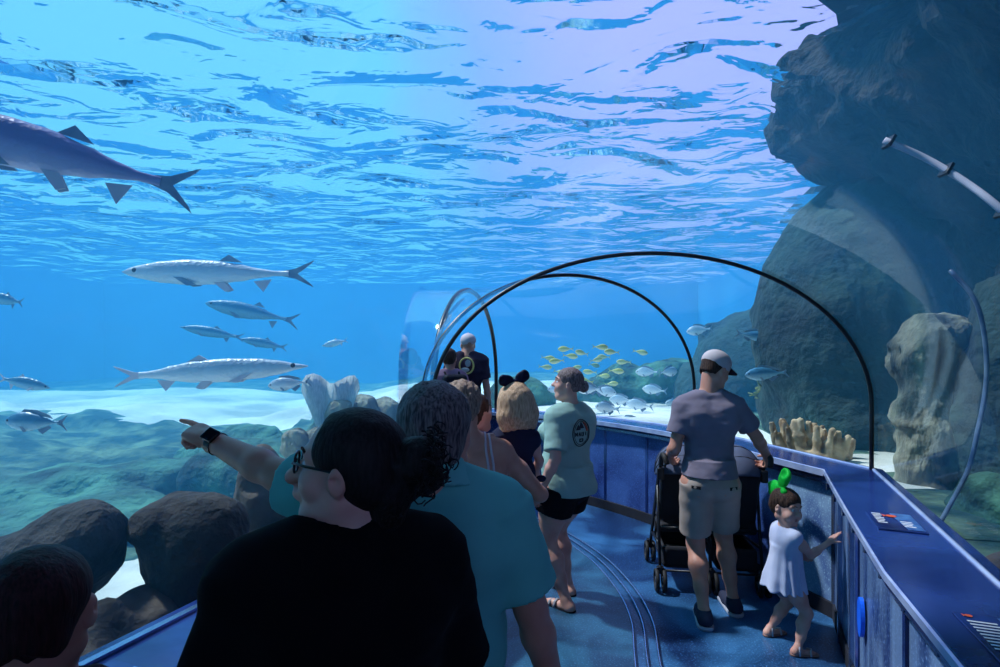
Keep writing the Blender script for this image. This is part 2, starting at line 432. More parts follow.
# tank walls
M_TANK = mat('tank_wall', srgb(24,120,205), srgb(44,150,228), rough=.8, scale=.4, detail=4)
def wallq(name, a, b, z0, z1, m):
    vs = [(a[0],a[1],z0),(b[0],b[1],z0),(b[0],b[1],z1),(a[0],a[1],z1)]
    tag(mesh_obj(name, vs, [(0,1,2,3)], m, smooth=False), kind='structure')
wallq('wall_tank_back', (WX0+.05,WY1-.05), (WX1-.05,WY1-.05), -.3, WZ+.3, M_TANK)
wallq('wall_tank_left', (WX0+.05,WY0+.05), (WX0+.05,WY1-.05), -.3, WZ+.3, M_TANK)
wallq('wall_tank_right', (WX1-.05,WY0+.05), (WX1-.05,WY1-.05), -.3, WZ+.3, M_TANK)

# unseen dark slab, added to block the sun over the near end and right side, open to the sky elsewhere
mb = MB()
def slab(pts, z0, z1):
    n = len(pts); vs = [(x, y, z0) for x, y in pts]+[(x, y, z1) for x, y in pts]
    mb.add(vs, [tuple(range(n-1,-1,-1)), tuple(range(n, 2*n))]+[(k, (k+1) % n, n+(k+1) % n, n+k) for k in range(n)])
slab([(WX0-1,WY0-1),(WX1+1,WY0-1),(WX1+1,2.75),(WX0-1,2.75)], 6.0, 6.3)
slab([(1.4,2.75),(WX1+1,2.75),(WX1+1,19),(8.6,15.5),(7.2,12.2),(5.6,9.0),(4.2,7.0),(2.0,5.4)], 6.0, 6.3)
tag(mb.build('ceiling_shade', M_DARK, smooth=False), kind='structure')
# ------------------------------------------------------------------ light: the skylit sky and a high sun
def world():
    w = bpy.data.worlds.new('sky'); bpy.context.scene.world = w; w.use_nodes = True; nt = w.node_tree
    for n in list(nt.nodes): nt.nodes.remove(n)
    out = nt.nodes.new('ShaderNodeOutputWorld'); bg = N(nt, 'ShaderNodeBackground', Strength=WORLD_STR)
    tc = N(nt, 'ShaderNodeTexCoord'); sx = N(nt, 'ShaderNodeSeparateXYZ'); nt.links.new(tc.outputs['Generated'], sx.inputs[0])
    n1 = N(nt, 'ShaderNodeTexNoise', Scale=3.0, Detail=4.0); nt.links.new(tc.outputs['Generated'], n1.inputs['Vector'])
    ad = N(nt, 'ShaderNodeMath', operation='MULTIPLY_ADD'); ad.inputs[1].default_value = .35; nt.links.new(n1.outputs[0], ad.inputs[0]); nt.links.new(sx.outputs['X'], ad.inputs[2])
    r = ramp(nt, [(.0, (.16,.54,.86)), (.14, (.24,.40,.90)), (.35, (.40,.42,.95))])
    nt.links.new(ad.outputs[0], r.inputs[0]); nt.links.new(r.outputs[0], bg.inputs['Color']); nt.links.new(bg.outputs[0], out.inputs['Surface'])
WORLD_STR = 1.45
world()
def sun():
    l = bpy.data.lights.new('sun', 'SUN'); l.energy = 4.6; l.angle = R(3); l.color = (.95,.92,1.0)
    o = bpy.data.objects.new('sun', l); C.objects.link(o)
    d = Vector((.60,-.22,-1.0))      # from high front left
    o.rotation_euler = d.to_track_quat('-Z', 'Y').to_euler()
sun()
cam = bpy.data.cameras.new('camera'); co = bpy.data.objects.new('camera', cam); C.objects.link(co)
co.location = (0,0,CAMH); co.rotation_euler = (R(90),0,0); cam.sensor_width = 36; cam.lens = F/1000*36; cam.shift_y = (HOR-333.5)/1000; cam.clip_start = .02
sc_ = bpy.context.scene; sc_.camera = co
sc_.view_settings.view_transform = 'Standard'; sc_.view_settings.look = 'None'; sc_.view_settings.exposure = 0; sc_.view_settings.gamma = 1; sc_.view_settings.use_curve_mapping = False
cy = sc_.cycles; cy.max_bounces = 8; cy.volume_bounces = 1; cy.transparent_max_bounces = 24; cy.glossy_bounces = 3; cy.diffuse_bounces = 2
cy.use_denoising = True; cy.sample_clamp_indirect = 6.0; cy.caustics_reflective = False; cy.caustics_refractive = False
# ================================================================== solid shapes as distance fields, meshed by surface nets
def _h(ix, iy, iz, s):
    n = (ix*374761393+iy*668265263+iz*2147483647+s*974711) & 0xffffffff
    n = ((n ^ (n >> 13))*1274126177) & 0xffffffff
    return ((n ^ (n >> 16)) & 0xffff)/65535.0
def vnoise(X, Y, Z, s=0):
    ix = np.floor(X).astype(np.int64); iy = np.floor(Y).astype(np.int64); iz = np.floor(Z).astype(np.int64)
    fx = X-ix; fy = Y-iy; fz = Z-iz
    fx = fx*fx*(3-2*fx); fy = fy*fy*(3-2*fy); fz = fz*fz*(3-2*fz)
    r = 0
    for dx in (0,1):
        for dy in (0,1):
            for dz in (0,1):
                w = (fx if dx else 1-fx)*(fy if dy else 1-fy)*(fz if dz else 1-fz)
                r = r+w*_h(ix+dx, iy+dy, iz+dz, s)
    return (r*2-1)
def fbm(X, Y, Z, o=3, s=0):
    r = 0; a = 1; t = 0
    for i in range(o):
        r = r+a*vnoise(X*2**i, Y*2**i, Z*2**i, s+i); t += a; a *= .5
    return r/t
class SDF:
    def __init__(s): s.p = []; s.post = []
    def cone(s, a, b, ra, rb, k=.02, op='u'): s.p.append(('cone', Vector(a), Vector(b), ra, rb, k, op)); return s
    def ball(s, c, r, k=.02, op='u'): return s.cone(c, Vector(c)+Vector((0,0,1e-4)), r, r, k, op)
    def cyl(s, a, b, ra, rb, k=.02, op='u', sq=1.0): s.p.append(('cyl', Vector(a), Vector(b), ra, rb, k, op)); return s
    def ell(s, c, r, M=None, k=.02, op='u'): s.p.append(('ell', Vector(c), Vector(r), M, 0, k, op)); return s
    def box(s, c, r, M=None, k=.02, op='u', rd=.0): s.p.append(('box', Vector(c), Vector(r), M, rd, k, op)); return s
    def chain(s, pts, rs, k=.02):
        for i in range(len(pts)-1): s.cone(pts[i], pts[i+1], rs[i], rs[i+1], k)
        return s
    def bounds(s):
        lo = np.array([1e9]*3); hi = -lo
        for p in s.p:
            if p[-1] != 'u': continue
            l, h = s.pb(p); lo = np.minimum(lo, l); hi = np.maximum(hi, h)
        return lo, hi
    def pb(s, p):
        if p[0] in ('cone', 'cyl'):
            r = max(p[3], p[4]); a = np.array(p[1]); b = np.array(p[2]); return np.minimum(a, b)-r, np.maximum(a, b)+r
        r = max(p[2])*(1.0 if p[0] == 'ell' else 1.8); c = np.array(p[1])
        if p[3] is None and p[0] == 'ell': r = np.array(p[2])
        return c-r, c+r
    def ev(s, p, X, Y, Z):
        t = p[0]
        if t in ('cone', 'cyl'):
            a, b, ra, rb = p[1:5]; d = b-a; L2 = max(d.dot(d), 1e-12); L = math.sqrt(L2)
            x = X-a.x; y = Y-a.y; z = Z-a.z
            h = (x*d.x+y*d.y+z*d.z)/L2
            if t == 'cone':
                h = np.clip(h, 0, 1); q = np.sqrt((x-h*d.x)**2+(y-h*d.y)**2+(z-h*d.z)**2)
                return q-(ra+(rb-ra)*h)
            q = np.sqrt(np.maximum((x-h*d.x)**2+(y-h*d.y)**2+(z-h*d.z)**2, 0)); hc = np.clip(h, 0, 1)
            dr = q-(ra+(rb-ra)*hc); dh = np.maximum(-h, h-1)*L
            return np.minimum(np.maximum(dr, dh), 0)+np.sqrt(np.maximum(dr, 0)**2+np.maximum(dh, 0)**2)
        c, r, M = p[1:4]; x = X-c.x; y = Y-c.y; z = Z-c.z
        if M is not None:
            m = M.transposed() if hasattr(M, 'transposed') else M
            x, y, z = (m[0][0]*x+m[0][1]*y+m[0][2]*z, m[1][0]*x+m[1][1]*y+m[1][2]*z, m[2][0]*x+m[2][1]*y+m[2][2]*z)
        if t == 'ell':
            k0 = np.sqrt((x/r.x)**2+(y/r.y)**2+(z/r.z)**2)+1e-9; k1 = np.sqrt((x/r.x**2)**2+(y/r.y**2)**2+(z/r.z**2)**2)+1e-9
            return k0*(k0-1)/k1
        rd = p[4]; qx = abs(x)-r.x+rd; qy = abs(y)-r.y+rd; qz = abs(z)-r.z+rd
        return np.sqrt(np.maximum(qx, 0)**2+np.maximum(qy, 0)**2+np.maximum(qz, 0)**2)+np.minimum(np.maximum(qx, np.maximum(qy, qz)), 0)-rd
    def grid(s, h, pad=.03):
        lo, hi = s.bounds(); pad = pad+3*h; lo = lo-pad; hi = hi+pad
        n = np.ceil((hi-lo)/h).astype(int)+1
        ax = [(lo[i]+h*np.arange(n[i])).astype(np.float32) for i in range(3)]
        D = np.full(n, .5, np.float32)
        for p in s.p:
            k = p[5]; l, u = s.pb(p); m = k+4*h+.01
            i0 = np.maximum(((l-m-lo)/h).astype(int), 0); i1 = np.minimum(((u+m-lo)/h).astype(int)+2, n)
            if (i1 <= i0).any(): continue
            sl = tuple(slice(i0[i], i1[i]) for i in range(3))
            X, Y, Z = np.meshgrid(ax[0][sl[0]], ax[1][sl[1]], ax[2][sl[2]], indexing='ij', sparse=True)
            d = s.ev(p, X, Y, Z).astype(np.float32); A = D[sl]
            if p[-1] == 'u':
                q = np.maximum(k-abs(A-d), 0)/k; D[sl] = np.minimum(A, d)-q*q*k*.25
            elif p[-1] == 's':
                d = -d; q = np.maximum(k-abs(A-d), 0)/k; D[sl] = np.maximum(A, d)+q*q*k*.25
        if s.post:
            X, Y, Z = np.meshgrid(*ax, indexing='ij')
            near = abs(D) < .12
            for fn in s.post:
                if getattr(fn, 'cut', False): D = fn(D, X, Y, Z)
                else: D[near] = fn(D[near], X[near], Y[near], Z[near])
        return D, lo, h
    def mesh(s, name, m, h=.007, parent=None, pad=.03, fwd=None):
        D, lo, h = s.grid(h, pad); v, f = surface_nets(D, lo, h)
        if fwd is not None: v = fwd(v)
        me = bpy.data.meshes.new(name)
        me.vertices.add(len(v)); me.vertices.foreach_set('co', v.astype(np.float32).ravel())
        me.loops.add(len(f)*4); me.loops.foreach_set('vertex_index', f.astype(np.int32).ravel())
        me.polygons.add(len(f)); me.polygons.foreach_set('loop_start', np.arange(0, len(f)*4, 4, dtype=np.int32))
        try: me.polygons.foreach_set('loop_total', np.full(len(f), 4, np.int32))
        except Exception: pass
        me.polygons.foreach_set('use_smooth', np.ones(len(f), bool))
        me.update(calc_edges=True); me.validate()
        o = bpy.data.objects.new(name, me); C.objects.link(o)
        if m: me.materials.append(m)
        if parent: o.parent = parent
        return o
def cut_plane(pt, nrm):
    """keep the side the normal points away from"""
    n = Vector(nrm).normalized(); c = n.dot(Vector(pt))
    def fn(D, X, Y, Z): return np.maximum(D, n.x*X+n.y*Y+n.z*Z-c)
    fn.cut = True; return fn
def wrinkle(amp, fx, fy, fz, s=0, o=2):
    def fn(D, X, Y, Z): return D+amp*fbm(X*fx, Y*fy, Z*fz, o, s)
    return fn
def surface_nets(D, lo, h):
    S = D < 0; nx, ny, nz = D.shape
    cs = np.zeros((nx-1, ny-1, nz-1), np.int8)
    for a in (0,1):
        for b in (0,1):
            for c in (0,1): cs += S[a:nx-1+a, b:ny-1+b, c:nz-1+c]
    act = (cs > 0) & (cs < 8); I = np.argwhere(act); idx = np.full(act.shape, -1, np.int64); idx[act] = np.arange(len(I))
    cor = [(a,b,c) for a in (0,1) for b in (0,1) for c in (0,1)]
    vals = {c: D[I[:,0]+c[0], I[:,1]+c[1], I[:,2]+c[2]] for c in cor}
    acc = np.zeros((len(I), 3)); cnt = np.zeros(len(I))
    for a in cor:
        for ax in range(3):
            if a[ax]: continue
            b = list(a); b[ax] = 1; b = tuple(b)
            va, vb = vals[a], vals[b]; m = (va < 0) != (vb < 0)
            t = np.where(m, va/np.where(m, va-vb, 1), 0)
            p = np.zeros((len(I), 3)); p[:] = a; p[:,ax] += t
            acc[m] += p[m]; cnt[m] += 1
    v = (I+acc/np.maximum(cnt, 1)[:,None])*h+lo
    F_ = []
    for ax in range(3):
        o1, o2 = (ax+1) % 3, (ax+2) % 3
        sl0 = [slice(1, -1)]*3; sl1 = [slice(1, -1)]*3; sl0[ax] = slice(0, D.shape[ax]-1); sl1[ax] = slice(1, D.shape[ax])
        A = S[tuple(sl0)]; B = S[tuple(sl1)]
        off = np.array([1,1,1]); off[ax] = 0
        for flip, mk in ((False, A & ~B), (True, ~A & B)):
            e = np.argwhere(mk)+off
            if not len(e): continue
            def at(d1, d2):
                q = e.copy(); q[:,o1] -= d1; q[:,o2] -= d2; return idx[q[:,0], q[:,1], q[:,2]]
            q = np.stack([at(1,1), at(0,1), at(0,0), at(1,0)], 1)
            if flip: q = q[:, ::-1]
            F_.append(q)
    f = np.concatenate(F_); f = f[(f >= 0).all(1)]
    return v, f
# ================================================================== people
M_SKIN = mat('skin', srgb(205,150,130), srgb(190,132,112), rough=.5, scale=9, sub=.08)
M_SKIN2 = mat('skin_rosy', srgb(222,172,155), srgb(208,150,134), rough=.5, scale=9, sub=.08)
M_EYE = mat('eye_white', (.8,.8,.8), rough=.15); M_IRIS = mat('iris', (.03,.025,.02), rough=.1); M_LIP = mat('lip', srgb(176,92,88), rough=.4)
def hairmat(name, a, b, st=(30,30,4)):
    return mat(name, a, b, rough=.6, spec=.2, scale=6, detail=5, stretch=st, bump=.8, bdist=.004)
M_HBLACK = hairmat('hair_black', (.006,.005,.006), (.02,.016,.018))
M_HBROWN = hairmat('hair_brown', srgb(42,30,28), srgb(84,62,52))
M_HGREY = hairmat('hair_dark_grey', srgb(58,50,54), srgb(132,122,124))
M_HLIGHT = hairmat('hair_light_brown', srgb(110,90,80), srgb(175,150,132))
M_HBLOND = hairmat('hair_blond', srgb(176,140,110), srgb(222,190,158))
def cloth(name, c, c2=None, rough=.85, bump=.25, bs=260): return mat(name, c, c2 or tuple(x*.85 for x in c), rough=rough, scale=5, bump=bump, bscale=bs, bdist=.002, spec=.15)

def ik(a, c, l1, l2, hint):
    a = Vector(a); c = Vector(c); d = c-a; L = d.length
    if L > (l1+l2)*.999: d = d*((l1+l2)*.999/L); c = a+d; L = d.length
    x = (l1*l1-l2*l2+L*L)/(2*L); h = math.sqrt(max(l1*l1-x*x, 0)); n = d.normalized()
    u = Vector(hint)-n*Vector(hint).dot(n); u.normalize()
    return a+n*x+u*h, c
def hand(S, w, d, pn, side, sc=1.0, curl=(20,25,20,20), point=False, thumb=35, tcurl=20, spread=3):
    """w wrist, d direction of the hand, pn the way the palm faces, side +1 thumb towards d x pn"""
    d = Vector(d).normalized(); pn = Vector(pn); pn = (pn-d*pn.dot(d)).normalized(); a = d.cross(pn)*side   # a: towards the thumb
    w = Vector(w); M = Matrix((a, d, pn)).transposed()
    S.cone(w-d*.01*sc, w+d*.03*sc, .024*sc, .024*sc, .02*sc)
    S.ell(w+d*.052*sc, (.041*sc, .050*sc, .0155*sc), M, .012*sc)
    S.cone(w+d*.04*sc+a*.022*sc, w+d*.082*sc+a*.028*sc, .014*sc, .012*sc, .012*sc)
    S.cone(w+d*.03*sc-a*.02*sc, w+d*.076*sc-a*.027*sc, .014*sc, .011*sc, .012*sc)
    Ls = [(.040,.025,.021), (.044,.028,.022), (.041,.026,.021), (.032,.020,.018)]
    for i in range(4):
        off = (.029, .0105, -.0095, -.0285)[i]*sc
        p = w+d*((.088, .093, .088, .078)[i]*sc)+a*off
        ang = 0; c0 = curl[i] if not (point and i == 0) else 4
        r = (.0092, .0095, .0090, .0078)[i]*sc
        sp = (1.5-i)*spread
        base = (Matrix.Rotation(R(sp)*1.0, 3, pn) @ d) if side > 0 else (Matrix.Rotation(-R(sp), 3, pn) @ d)
        for j in range(3):
            ang += c0*(.9, 1.15, .8)[j]
            v = base*math.cos(R(ang))+pn*math.sin(R(ang))
            q = p+v*Ls[i][j]*sc
            S.cone(p, q, r, r*.9, .004*sc if j else .007*sc); p = q; r *= .9
    p = w+d*.022*sc+a*.026*sc+pn*.006*sc
    v = (d*math.cos(R(thumb))+a*math.sin(R(thumb))+pn*.25).normalized(); q = p+v*.040*sc
    S.cone(p, q, .0155*sc, .0115*sc, .012*sc); v2 = (v+pn*math.sin(R(tcurl))+d*.35).normalized(); q2 = q+v2*.030*sc
    S.cone(q, q2, .0112*sc, .010*sc, .004); q3 = q2+(v2+pn*.2).normalized()*.022*sc; S.cone(q2, q3, .010*sc, .008*sc, .004)
    return M
def head(S, c, M, s=1.0, jaw=1.0, face=True):
    """c centre of the head, M its turn, s size"""
    c = Vector(c)
    T = lambda x, y, z: c+M @ Vector((x*s, y*s, z*s))
    S.ell(T(0,-.012,.040), (.077*s,.094*s,.083*s), M, .02*s)
    S.ell(T(0,.018,-.018), (.063*s*jaw,.070*s,.080*s), M, .03*s)
    S.cone(T(-.022,.050,-.088), T(.022,.050,-.088), .024*s, .024*s, .03*s)
    S.cone(T(-.05*jaw,-.005,-.055), T(-.02,.045,-.088), .024*s, .022*s, .03*s); S.cone(T(.05*jaw,-.005,-.055), T(.02,.045,-.088), .024*s, .022*s, .03*s)
    S.cone(T(0,.080,.022), T(0,.104,-.012), .0075*s, .0125*s, .012*s)
    for k in (-1,1):
        S.ball(T(k*.011,.094,-.015), .009*s, .008*s)
        S.cone(T(k*.014,.079,.036), T(k*.042,.068,.034), .011*s, .009*s, .014*s)
        S.ball(T(k*.036,.055,-.022), .027*s, .02*s)
        S.ball(T(k*.031,.090,.014), .0145*s, .010*s, 's')
        S.ell(T(k*.079,-.006,-.002), (.010*s,.020*s,.031*s), M @ Matrix.Rotation(R(k*-18), 3, 'Z'), .008*s)
        S.ball(T(k*.087,-.002,.0), .008*s, .006*s, 's')
    S.cone(T(-.018,.082,-.043), T(.018,.082,-.043), .0075*s, .0075*s, .008*s)
    S.cone(T(-.014,.080,-.056), T(.014,.080,-.056), .0085*s, .0085*s, .008*s)
    return T
def eyes(root, T, M, s):
    for k in (-1,1):
        mb = MB(); mb.ball(T(k*.031,.0705,.014), .0118*s, 12, 8); o = mb.build('eye', M_EYE, root)
        mb = MB(); mb.ball(T(k*.031,.0780,.014), .0052*s, 10, 6); mb.build('iris', M_IRIS, o)
        mb = MB(); mb.tube([T(k*.014,.0885,.040), T(k*.030,.087,.046), T(k*.046,.074,.040)], .0028*s, 6); mb.build('eyebrow', M_HBROWN, root)
    mb = MB(); mb.ball(T(0,.087,-.0455), (.019*s,.0045*s,.0035*s), 14, 6, rot=M); mb.ball(T(0,.0865,-.054), (.016*s,.005*s,.0045*s), 14, 6, rot=M); mb.build('lips', M_LIP, root)

class Fig:
    """joints of one figure in its own frame: faces +Y, right side +X, feet on z=0"""
    def __init__(s, H, w=1.0, fem=False, kid=False):
        s.H = H; s.w = w; s.fem = fem; s.kid = kid
        s.hs = H/1.75 if not kid else H*.78/.95*1.0
        s.sh = .105*H*(.93 if fem else 1.06)*(.92 if kid else 1)
        s.zs = .815*H if not kid else .74*H
        s.hip = .052*H; s.zh = .51*H if not kid else .43*H
        s.lean = Vector((0,0,0)); s.hc = Vector((0,.012*H, .925*H if not kid else .865*H)); s.hM = Matrix.Identity(3)
        s.ua = .172*H*(.95 if kid else 1); s.fa = .150*H*(.92 if kid else 1)
        s.th = s.zh*.50; s.shn = s.zh*.50-.045*H*.5; s.arms = {}; s.legs = {}; s.sarm = 1.0
    def P(s, x, y, z): return Vector((x, y, z))+s.lean*max(0, (z-s.zh))/(s.zs-s.zh)
    def shoulder(s, k): return s.P(k*s.sh*.88, -.005*s.H, s.zs-.012*s.H)
    def arm(s, k, wrist, hint=(0,-1,-.3), hd=None, pn=None, **kw):
        a = s.shoulder(k); e, wv = ik(a, wrist, s.ua, s.fa, hint); s.arms[k] = (a, e, wv, hd, pn, kw)
    def leg(s, k, ankle, hint=(0,1,0), yaw=0, pitch=0):
        a = Vector((k*s.hip, 0, s.zh)); e, an = ik(a, ankle, s.th, s.shn+.02, hint); s.legs[k] = (a, e, an, yaw, pitch)
    def torso(s, S, g=0.0, k=.05, bust=0):
        H, w = s.H, s.w; P_ = s.P
        W = H*w
        S.ell(P_(0, .004*H, .735*H if not s.kid else .655*H), (.094*W+g, .064*W+g, .105*H+g), None, k)
        S.ell(P_(0, .010*H*w, .625*H if not s.kid else .545*H), ((.080 if not s.fem else .078)*W*w+g, .060*W*w+g, .085*H+g), None, k)
        S.ell(P_(0, -.004*H, (.525*H if not s.kid else .455*H)), (.090*W*(1.05 if s.fem else .97)+g, .066*W+g, .075*H+g), None, k)
        for q in (-1,1):
            a = s.shoulder(q); S.cone(P_(q*.03*H, -.006*H, s.zs+.014*H), a, .030*H+g, .031*W+g, k*.9)
            S.ell(P_(q*.045*H, -.035*H*w, s.zs-.06*H), (.045*W+g, .03*W+g, .055*H+g), None, k)      # shoulder blades
            if bust or s.fem and not s.kid: S.ell(P_(q*.045*H, .052*H*w, .735*H), (.040*W+g, .036*W+g, .036*H+g), None, .03)
            S.ell(Vector((q*.042*H, -.040*H*w, s.zh-.005*H)), (.045*W+g, .042*W+g, .045*H+g), None, .03)
    def body(s, S, feet=True, hands=True):
        H, w = s.H, s.w; s.torso(S)
        nb = s.P(0, -.006*H, s.zs+.012*H); nt = s.hc+s.hM @ Vector((0,-.022,-.045))*s.hs
        S.cone(nb, nt, (.038 if not s.fem else .032)*H*(w**.5), (.034 if not s.fem else .029)*H*(w**.4), .03)
        for q, (a, e, wv, hd, pn, kw) in s.arms.items():
            r = H*w*s.sarm*(.88 if s.fem else 1)
            S.chain([a, a.lerp(e, .45), e], [.030*r, .0275*r, .0215*r], .03)
            f = e.lerp(wv, .3); S.chain([e, f, wv], [.0215*r, .0225*r, .0150*H*(w**.5)], .02)
            if hands:
                d = hd or (wv-e).normalized(); hand(S, wv, d, pn or Vector((-q,0,0)), kw.pop('side', q), s.H/1.75*(1.0 if not s.kid else 1.02), **kw)
        for q, (a, e, an, yaw, pitch) in s.legs.items():
            r = H*w*(1.06 if s.fem else 1)
            S.chain([a, a.lerp(e, .5), e], [.056*r, .047*r, .032*r], .04)
            m = e.lerp(an, .32); S.chain([e, m+Vector((0,-.008*H,0)), e.lerp(an, .65), an], [.031*r, .034*r, .024*r, .0195*H], .03)
            if feet:
                fd = Vector((math.sin(R(-yaw))*1, math.cos(R(yaw)), 0)); b = Vector((an.x, an.y, .022*H))
                S.cone(an, b-fd*.018*H, .021*H, .021*H, .02); S.cone(b-fd*.02*H, b+fd*.075*H+Vector((0,0,-.008*H)), .021*H, .015*H, .02)
                S.cone(b+fd*.07*H+Vector((0,0,-.007*H)), b+fd*.10*H+Vector((0,0,-.009*H)), .016*H, .011*H, .02)
        return s
    def shirt(s, S, g=.016, sleeve=.62, hem=None, sg=.014, neck=True, flare=1.0):
        H = s.H; s.torso(S, g); hem = hem if hem is not None else .47*H
        zb = s.zh if not s.kid else s.zh
        S.cyl(Vector((0, -.002*H, hem-.03)), s.P(0, 0, .60*H if not s.kid else .53*H), (.088*H*s.w+g)*flare*.92, .080*H*s.w+g, .05)
        for q, (a, e, wv, hd, pn, kw) in s.arms.items():
            r = H*s.w*s.sarm*(.88 if s.fem else 1); b = a.lerp(e, sleeve)
            S.cyl(a, b, .032*r+sg, .031*r+sg*1.25, .035)
        if neck:
            S.cone(s.P(0, .01*H, s.zs+.055*H), s.P(0, .004*H, s.zs+.03*H), .060*H*(s.w**.3), .036*H, .008, 's')
        S.post.append(wrinkle(.010, 5, 5, 13, 3)); S.post.append(wrinkle(.003, 18, 18, 32, 5))
        S.post.append(cut_plane((0,0,hem), (0,0,-1)))
    def shorts(s, S, top, leglen=.75, g=.02, flare=1.15):
        H = s.H
        S.ell(Vector((0, -.004*H, s.zh+.005*H)), (.092*H*s.w+g*.6, .068*H*s.w+g*.6, .07*H), None, .04)
        for q in (-1,1): S.ell(Vector((q*.042*H, -.036*H*s.w, s.zh-.005*H)), (.047*H*s.w+g*.5, .044*H*s.w+g*.4, .047*H), None, .03)
        S.cyl((0,0,s.zh), (0,0,top+.02), .083*H*s.w+g*.5, .078*H*s.w+g*.5, .04)
        for q, (a, e, an, yaw, pitch) in s.legs.items():
            b = a.lerp(e, leglen); r = H*s.w*(1.06 if s.fem else 1)
            S.cyl(a+Vector((0,0,.01)), b, .056*r+g*.6, (.056-.022*leglen)*r*flare+g, .03)
        S.post.append(wrinkle(.006, 9, 9, 14, 8)); S.post.append(cut_plane((0,0,top), (0,0,1)))
def shoe(root, f, q, m, msole, h=.006, name='shoe'):
    a, e, an, yaw, pitch = f.legs[q]; H = f.H; fd = Vector((-math.sin(R(yaw)), math.cos(R(yaw)), 0)); b = Vector((an.x, an.y, .030*H))
    S = SDF(); S.cone(b-fd*.020*H, b+fd*.06*H, .0285*H, .026*H, .02); S.cone(b+fd*.05*H+Vector((0,0,-.005*H)), b+fd*.105*H+Vector((0,0,-.009*H)), .026*H, .019*H, .02)
    S.cyl(b, b+Vector((0,0,.030*H)), .028*H, .025*H, .015)
    S.post.append(cut_plane((0,0,.010*H), (0,0,-1)))
    o = S.mesh(name, m, h, root, pad=.02)
    S = SDF(); z = Vector((0,0,.009*H)); bb = Vector((an.x, an.y, 0))+z
    S.cone(bb-fd*.022*H, bb+fd*.105*H, .030*H, .024*H, .01); S.post.append(cut_plane((0,0,.014*H), (0,0,1))); S.post.append(cut_plane((0,0,.0), (0,0,-1)))
    S.mesh('sole', msole, h, o, pad=.02)
    return o
def hair_cap(S, T, M, s, vol=.0, back=-.05, fringe=.05, seed=1, amp=.004, short=False):
    S.ell(T(0,-.018,.046), ((.084+vol)*s, (.099+vol)*s, (.085+vol)*s), M, .02*s)
    if short: S.ell(T(0,-.058,-.022), (.060*s, .046*s, .052*s), M, .03*s)
    else: S.ell(T(0,-.045,.0), ((.076+vol)*s, (.068+vol)*s, (.070+vol)*s), M, .03*s)
    S.ell(T(0,.105,-.012), (.090*s, .072*s, (.012+fringe)*s+.03*s), M, .012*s, 's')
    for k in (-1,1): S.ell(T(k*.085,.022,-.025), (.022*s,.030*s,.045*s), M, .008*s, 's')
    S.post.append(wrinkle(amp*s, 70, 70, 25, seed, 3))
    n = (M @ Vector((0,-.35,-1))).normalized(); c = n.dot(T(0,-.05,back))
    def hem(D, X, Y, Z): return np.maximum(D, n.x*X+n.y*Y+n.z*Z-c+.010*s*vnoise(X*60, Y*60, Z*8, seed))
    hem.cut = True; S.post.append(hem)

M_CAPL = cloth('cap_light', srgb(205,195,200)); M_CAPD = cloth('cap_dark', (.012,.012,.018))
def place(root, X, Y, hd): root.location = (X, Y, 0); root.rotation_euler = (0,0,R(hd))
def loc(X, Y, hd, p):
    """world point -> the figure's own frame"""
    v = Vector(p)-Vector((X, Y, 0)); return Matrix.Rotation(-R(hd), 3, 'Z') @ v
def rz(a): return Matrix.Rotation(R(a), 3, 'Z')
def rx(a): return Matrix.Rotation(R(a), 3, 'X')
def ry(a): return Matrix.Rotation(R(a), 3, 'Y')

